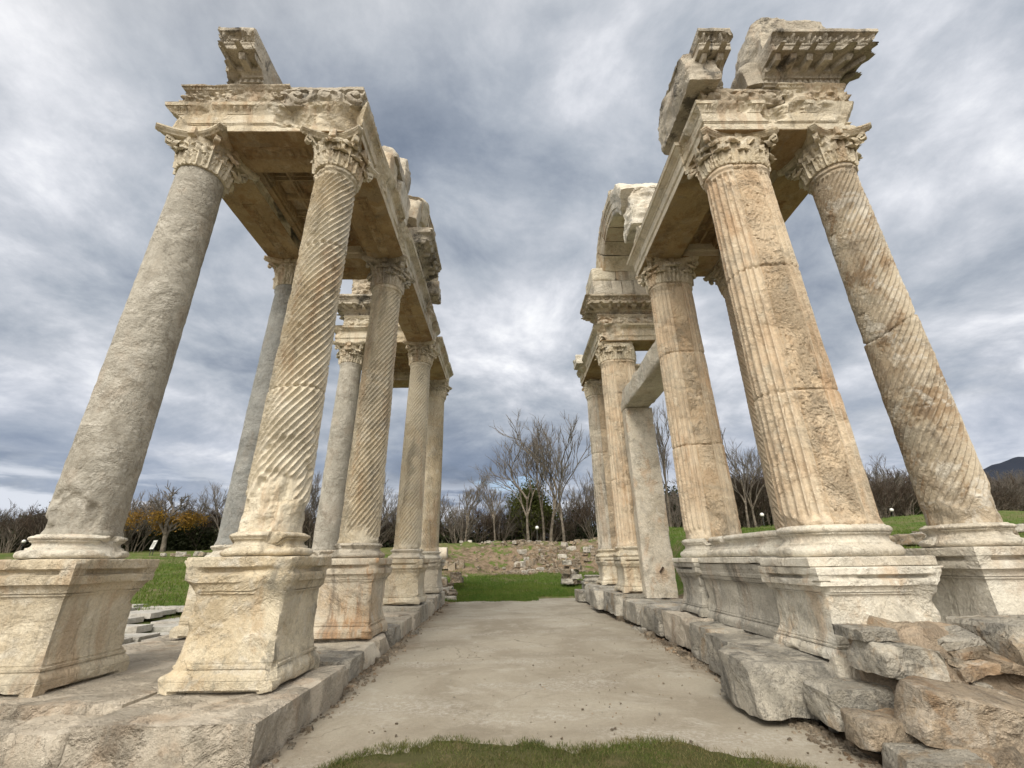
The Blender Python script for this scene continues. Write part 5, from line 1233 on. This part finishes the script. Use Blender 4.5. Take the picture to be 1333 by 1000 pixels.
def leaves(tips, n, size, spread_, rs, shape=None):
    c = tips[rs.randint(0, len(tips), n)]+rs.normal(0, spread_, (n, 3)); a = rs.normal(size=(n, 3)); a /= np.linalg.norm(a, axis=1, keepdims=True)
    b = np.cross(a, rs.normal(size=(n, 3))); b /= np.linalg.norm(b, axis=1, keepdims=True)+1e-9; s = size*rs.uniform(0.6, 1.3, (n, 1))
    V = np.stack([c-a*s, c+b*s*0.55, c+a*s, c-b*s*0.55], 1).reshape(-1, 3); return Geo(V, np.arange(4*n).reshape(-1, 4))
def tree_proto(seed, H, tr, lv, leafspec=None, tw=TWIG, bk=BARK, **kw):
    rs = np.random.RandomState(seed); out, tips = grow(rs, H, tr, lv, **kw); parts = []
    me = build('trunk', tubes(out[0], 6), bk, None, 180); parts.append(('trunk', me.data)); bpy.data.objects.remove(me)
    me = build('branches', tubes(out[1], 3), tw, None, 180); parts.append(('branches', me.data)); bpy.data.objects.remove(me)
    if leafspec:
        n, size, sp_, mat, zlo = leafspec; tt = tips[tips[:, 2] > zlo] if zlo > 0 else tips[tips[:, 2] < -zlo]
        me = build('crown', leaves(tt, n, size, sp_, rs), mat, None, 180); parts.append(('crown', me.data)); bpy.data.objects.remove(me)
    return parts
def put_tree(parts, x, y, s, label, group=None, rz=0.0, name='bare_tree', cat='tree', sink=0.1, z=None):
    zz = float(ground_h(np.array([x]), np.array([y]))[0]) if z is None else z
    t = thing(name, label, cat, (x, y, zz-sink), group, rz); vz = 0.9+0.2*((abs(x)*7.31+y*3.7) % 1); t.scale = (s*(0.88+0.3*((abs(x)*3.17) % 1)), s*(0.88+0.3*((abs(x)*5.91) % 1)), s*(vz if name != 'bare_tree' or group else 1.0))
    for nm_, me in parts:
        o = bpy.data.objects.new(nm_, me); C.objects.link(o); o.parent = t
    return t
T1 = tree_proto(1, 4.6, 0.15, 5, spread=0.42, first=0.45, nkids=(3, 4), up=0.22, minr=0.010, ratio=0.70)
T2 = tree_proto(2, 5.2, 0.14, 5, spread=0.38, first=0.5, nkids=(3, 4), up=0.25, minr=0.010, ratio=0.68)
T3 = tree_proto(3, 4.2, 0.16, 5, spread=0.50, first=0.5, nkids=(3, 4), up=0.20, minr=0.010, ratio=0.72)
T4 = tree_proto(14, 2.6, 0.10, 5, spread=0.45, first=0.35, nkids=(3, 4), up=0.2, minr=0.010, ratio=0.68)
B1 = tree_proto(21, 1.9, 0.05, 4, tw=TWIGD, spread=0.5, first=0.2, nkids=(3, 4), up=0.2, stems=9, minr=0.010, ratio=0.62, K=4)
B2 = tree_proto(22, 2.1, 0.05, 4, tw=TWIG, spread=0.45, first=0.2, nkids=(3, 4), up=0.22, stems=8, minr=0.010, ratio=0.62, K=4)
B3 = tree_proto(23, 1.7, 0.05, 4, tw=TWIGD, spread=0.6, first=0.2, nkids=(3, 4), up=0.15, stems=10, minr=0.010, ratio=0.65, K=4)
YEL = leafmat('autumn_leaves', [(0.26, 0.15, 0.025), (0.19, 0.10, 0.025), (0.36, 0.24, 0.04)], 0.8)
OLV = leafmat('olive_leaves', [(0.055, 0.075, 0.018), (0.085, 0.10, 0.025), (0.13, 0.13, 0.035)], 0.8)
DKL = leafmat('dark_evergreen_leaves', [(0.020, 0.030, 0.012), (0.032, 0.040, 0.016), (0.045, 0.045, 0.02)], 0.5, trans=0.1)
TY = tree_proto(31, 2.6, 0.28, 5, (4200, 0.085, 0.32, YEL, -3.5), spread=0.62, first=0.4, nkids=(3, 4), up=0.10, minr=0.014, ratio=0.76)
EV = tree_proto(41, 2.2, 0.12, 4, (26000, 0.10, 0.42, OLV, 0.5), spread=0.6, first=0.2, nkids=(4, 5), up=0.12, minr=0.012, ratio=0.62, stems=3)
DK = tree_proto(42, 1.3, 0.10, 4, (16000, 0.10, 0.45, DKL, 0.1), tw=TWIGD, spread=0.7, first=0.1, nkids=(4, 5), up=0.05, minr=0.012, ratio=0.66, stems=4)
put_tree(T3, 1.6, 38, 0.92, 'tall bare tree, left of the clump on the bank, leaning outward to the left', rz=1.2)
put_tree(T2, 3.0, 40, 0.90, 'tall bare tree at the back of the clump on the bank', rz=0.4)
put_tree(T1, 3.4, 38, 1.02, 'tallest bare tree in the middle of the clump on the bank', rz=2.2)
put_tree(T1, 4.5, 38, 0.90, 'bare tree on the right of the clump on the bank', rz=4.2)
put_tree(T4, -3.4, 36, 0.86, 'small slim bare tree left of the clump, farther from it', rz=0.3)
put_tree(T4, -1.1, 36, 0.83, 'small spreading bare tree just left of the clump', rz=2.0)
put_tree(T2, 12.7, 36, 0.88, 'slender bare tree seen between the door jamb and the second right column', rz=1.0)
put_tree(T1, 19.9, 38, 0.82, 'bare tree seen between the second and first right columns', rz=3.0)
put_tree(T3, 21.6, 40, 0.78, 'bare tree close behind the one between the right columns', rz=5.0)
put_tree(EV, 3.3, 45, 1.15, 'bushy olive-green tree behind the clump of bare trees', name='evergreen_tree')
put_tree(TY, -31.0, 42, 1.0, 'spreading tree with orange-yellow leaves on its lower branches, left', name='autumn_tree', rz=0.5)
put_tree(T3, -28.0, 45, 0.62, 'dark bare tree to the right of the autumn tree', rz=2.5)
put_tree(T3, -40.3, 31.5, 0.60, 'bare tree whose branch tips show at the left edge', rz=0.9)
for k, (x, y, s) in enumerate([(-22, 46, 0.72), (-19.5, 45, 0.66), (-16, 48, 0.7), (-12.5, 46, 0.62), (-10.5, 48, 0.66), (-8, 47, 0.5), (-6, 46, 0.45), (7.5, 47, 0.55), (9, 46, 0.6), (11, 48, 0.5)]):
    put_tree([T1, T2, T3][k % 3], x, y, s, 'bare tree rising from the thicket behind the columns', 'bare trees in the thicket', rz=k*1.3)
for k in range(15):
    x = 46+k*3.1; put_tree([T1, T3, T2, T4][k % 4], x, 66+4*((k*0.37) % 1), (0.62 if k % 4 != 3 else 1.1)*(0.85+0.3*((k*0.61) % 1)), 'bare tree on the dark slope at the right', 'bare trees on the right slope', rz=k*1.1)
rs = np.random.RandomState(99)
for k in range(170):
    x = -66+k*1.12+rs.uniform(-0.5, 0.5); y = 46+rs.uniform(-3.0, 4.0); s = rs.uniform(0.95, 1.35)
    if x > 20: y += (x-20)*0.42; s *= 1.35
    if -6 < x < 8: s *= 0.92
    if x < -45: s *= 0.80
    put_tree([B1, B2, B3][k % 3], x, y, s, 'leafless brown shrub in the thicket behind the ruins', 'shrubs of the background thicket', rz=rs.uniform(0, 6.28), name='bare_shrub', cat='shrub', sink=0.2)
for k in range(64):
    x = -64+k*3.0+rs.uniform(-1, 1); y = 50+rs.uniform(-1.5, 2.5); s = rs.uniform(0.75, 1.1)
    if x > 16: y += (x-16)*0.42; s *= 1.75
    if -6 < x < 9: s *= 0.75
    if x < -20: s *= 1.25; y -= 2.5
    put_tree(DK, x, y, s, 'dark evergreen bush closing the thicket behind the ruins', 'dark bushes behind the thicket', rz=rs.uniform(0, 6.28), name='evergreen_bush', cat='bush', sink=0.3)
# low tangled ground cover at the foot of the thicket
n = 70000; x = rs.uniform(-75, 110, n); y = 44.5+rs.gamma(2.0, 1.6, n)+np.clip(x-18, 0, 200)*0.42; z = ground_h(x, y)+np.abs(rs.normal(0, 0.9, n))*(1+0.5*vn(np.stack([x*0.3, y*0.3, 0*x], 1), 3))
P = np.stack([x, y, z], 1); g = leaves(P, n, 0.16, 0.1, rs)
o = build('undergrowth', g, DKL, None, 180); struct(o, 'dark undergrowth at the foot of the thicket', kind='stuff')

# --- globe lamps and the sign
METAL = stone('lamp_post_paint', (0.05, 0.055, 0.05), (0.04, 0.04, 0.04), (0.07, 0.07, 0.07), stain_amt=0, dark_amt=0.1, bump=0.05)
GLOBE = bpy.data.materials.new('frosted_globe'); GLOBE.use_nodes = True; b_ = GLOBE.node_tree.nodes['Principled BSDF']; b_.inputs['Base Color'].default_value = (0.80, 0.80, 0.78, 1); b_.inputs['Roughness'].default_value = 0.3
def sphere_prof(r, z0, n=10): return [(z0+r-r*math.cos(math.pi*i/n), r*math.sin(math.pi*i/n)-0.001) for i in range(n+1)]
def lamp(x, y, h, label):
    z = float(ground_h(np.array([x]), np.array([y]))[0]); t = thing('globe_lamp', label, 'lamp', (x, y, z-0.05), 'white globe lamps on short posts')
    g = sweep(plan_circle(0.001, 14), [(0, 0.07), (0.10, 0.07), (0.12, 0.035), (h-0.12, 0.03), (h-0.08, 0.07), (h-0.03, 0.08)], 0.08); build('post', g, METAL, t, 40)
    g = sweep(plan_circle(0.001, 18), sphere_prof(0.14, h-0.05), 0.03); build('globe', g, GLOBE, t, 180)
lamp(2.25, 37, 1.25, 'white globe lamp among the clump of bare trees'); lamp(-41.6, 40, 1.0, 'white globe lamp at the far left below the shrubs')
lamp(19.0, 34, 1.05, 'white globe lamp seen between the first and second right columns'); lamp(32.3, 38, 0.95, 'white globe lamp seen between the two front right columns')
z = float(ground_h(np.array([-27.4]), np.array([36.0]))[0]); t = thing('info_sign', 'small white notice board on two legs behind the left lawn', 'sign', (-27.4, 36, z)); t.rotation_euler = (0, 0, -0.5)
for sx in (-0.2, 0.2): build('leg', box(sx-0.02, sx+0.02, -0.02, 0.02, -0.1, 0.5, 0.2), METAL, t, 40)
WH = stone('white_board_paint', (0.62, 0.64, 0.62), (0.56, 0.58, 0.56), (0.66, 0.67, 0.66), stain_amt=0, dark_amt=0.1, bump=0.02)
g = box(-0.27, 0.27, -0.015, 0.015, -0.33, 0.33, 0.1); g.rot(-0.25, 'X'); g.move(0, 0, 0.78); build('board', g, WH, t, 40)
g = Geo()
for k in range(5): b = box(-0.19, 0.19-0.05*(k % 2), -0.004, 0.0, 0.14-k*0.085, 0.165-k*0.085, 0.2); g.add(b)
g.rot(-0.25, 'X'); g.move(0, -0.022, 0.80); build('lettering_lines', g, METAL, t, 40)
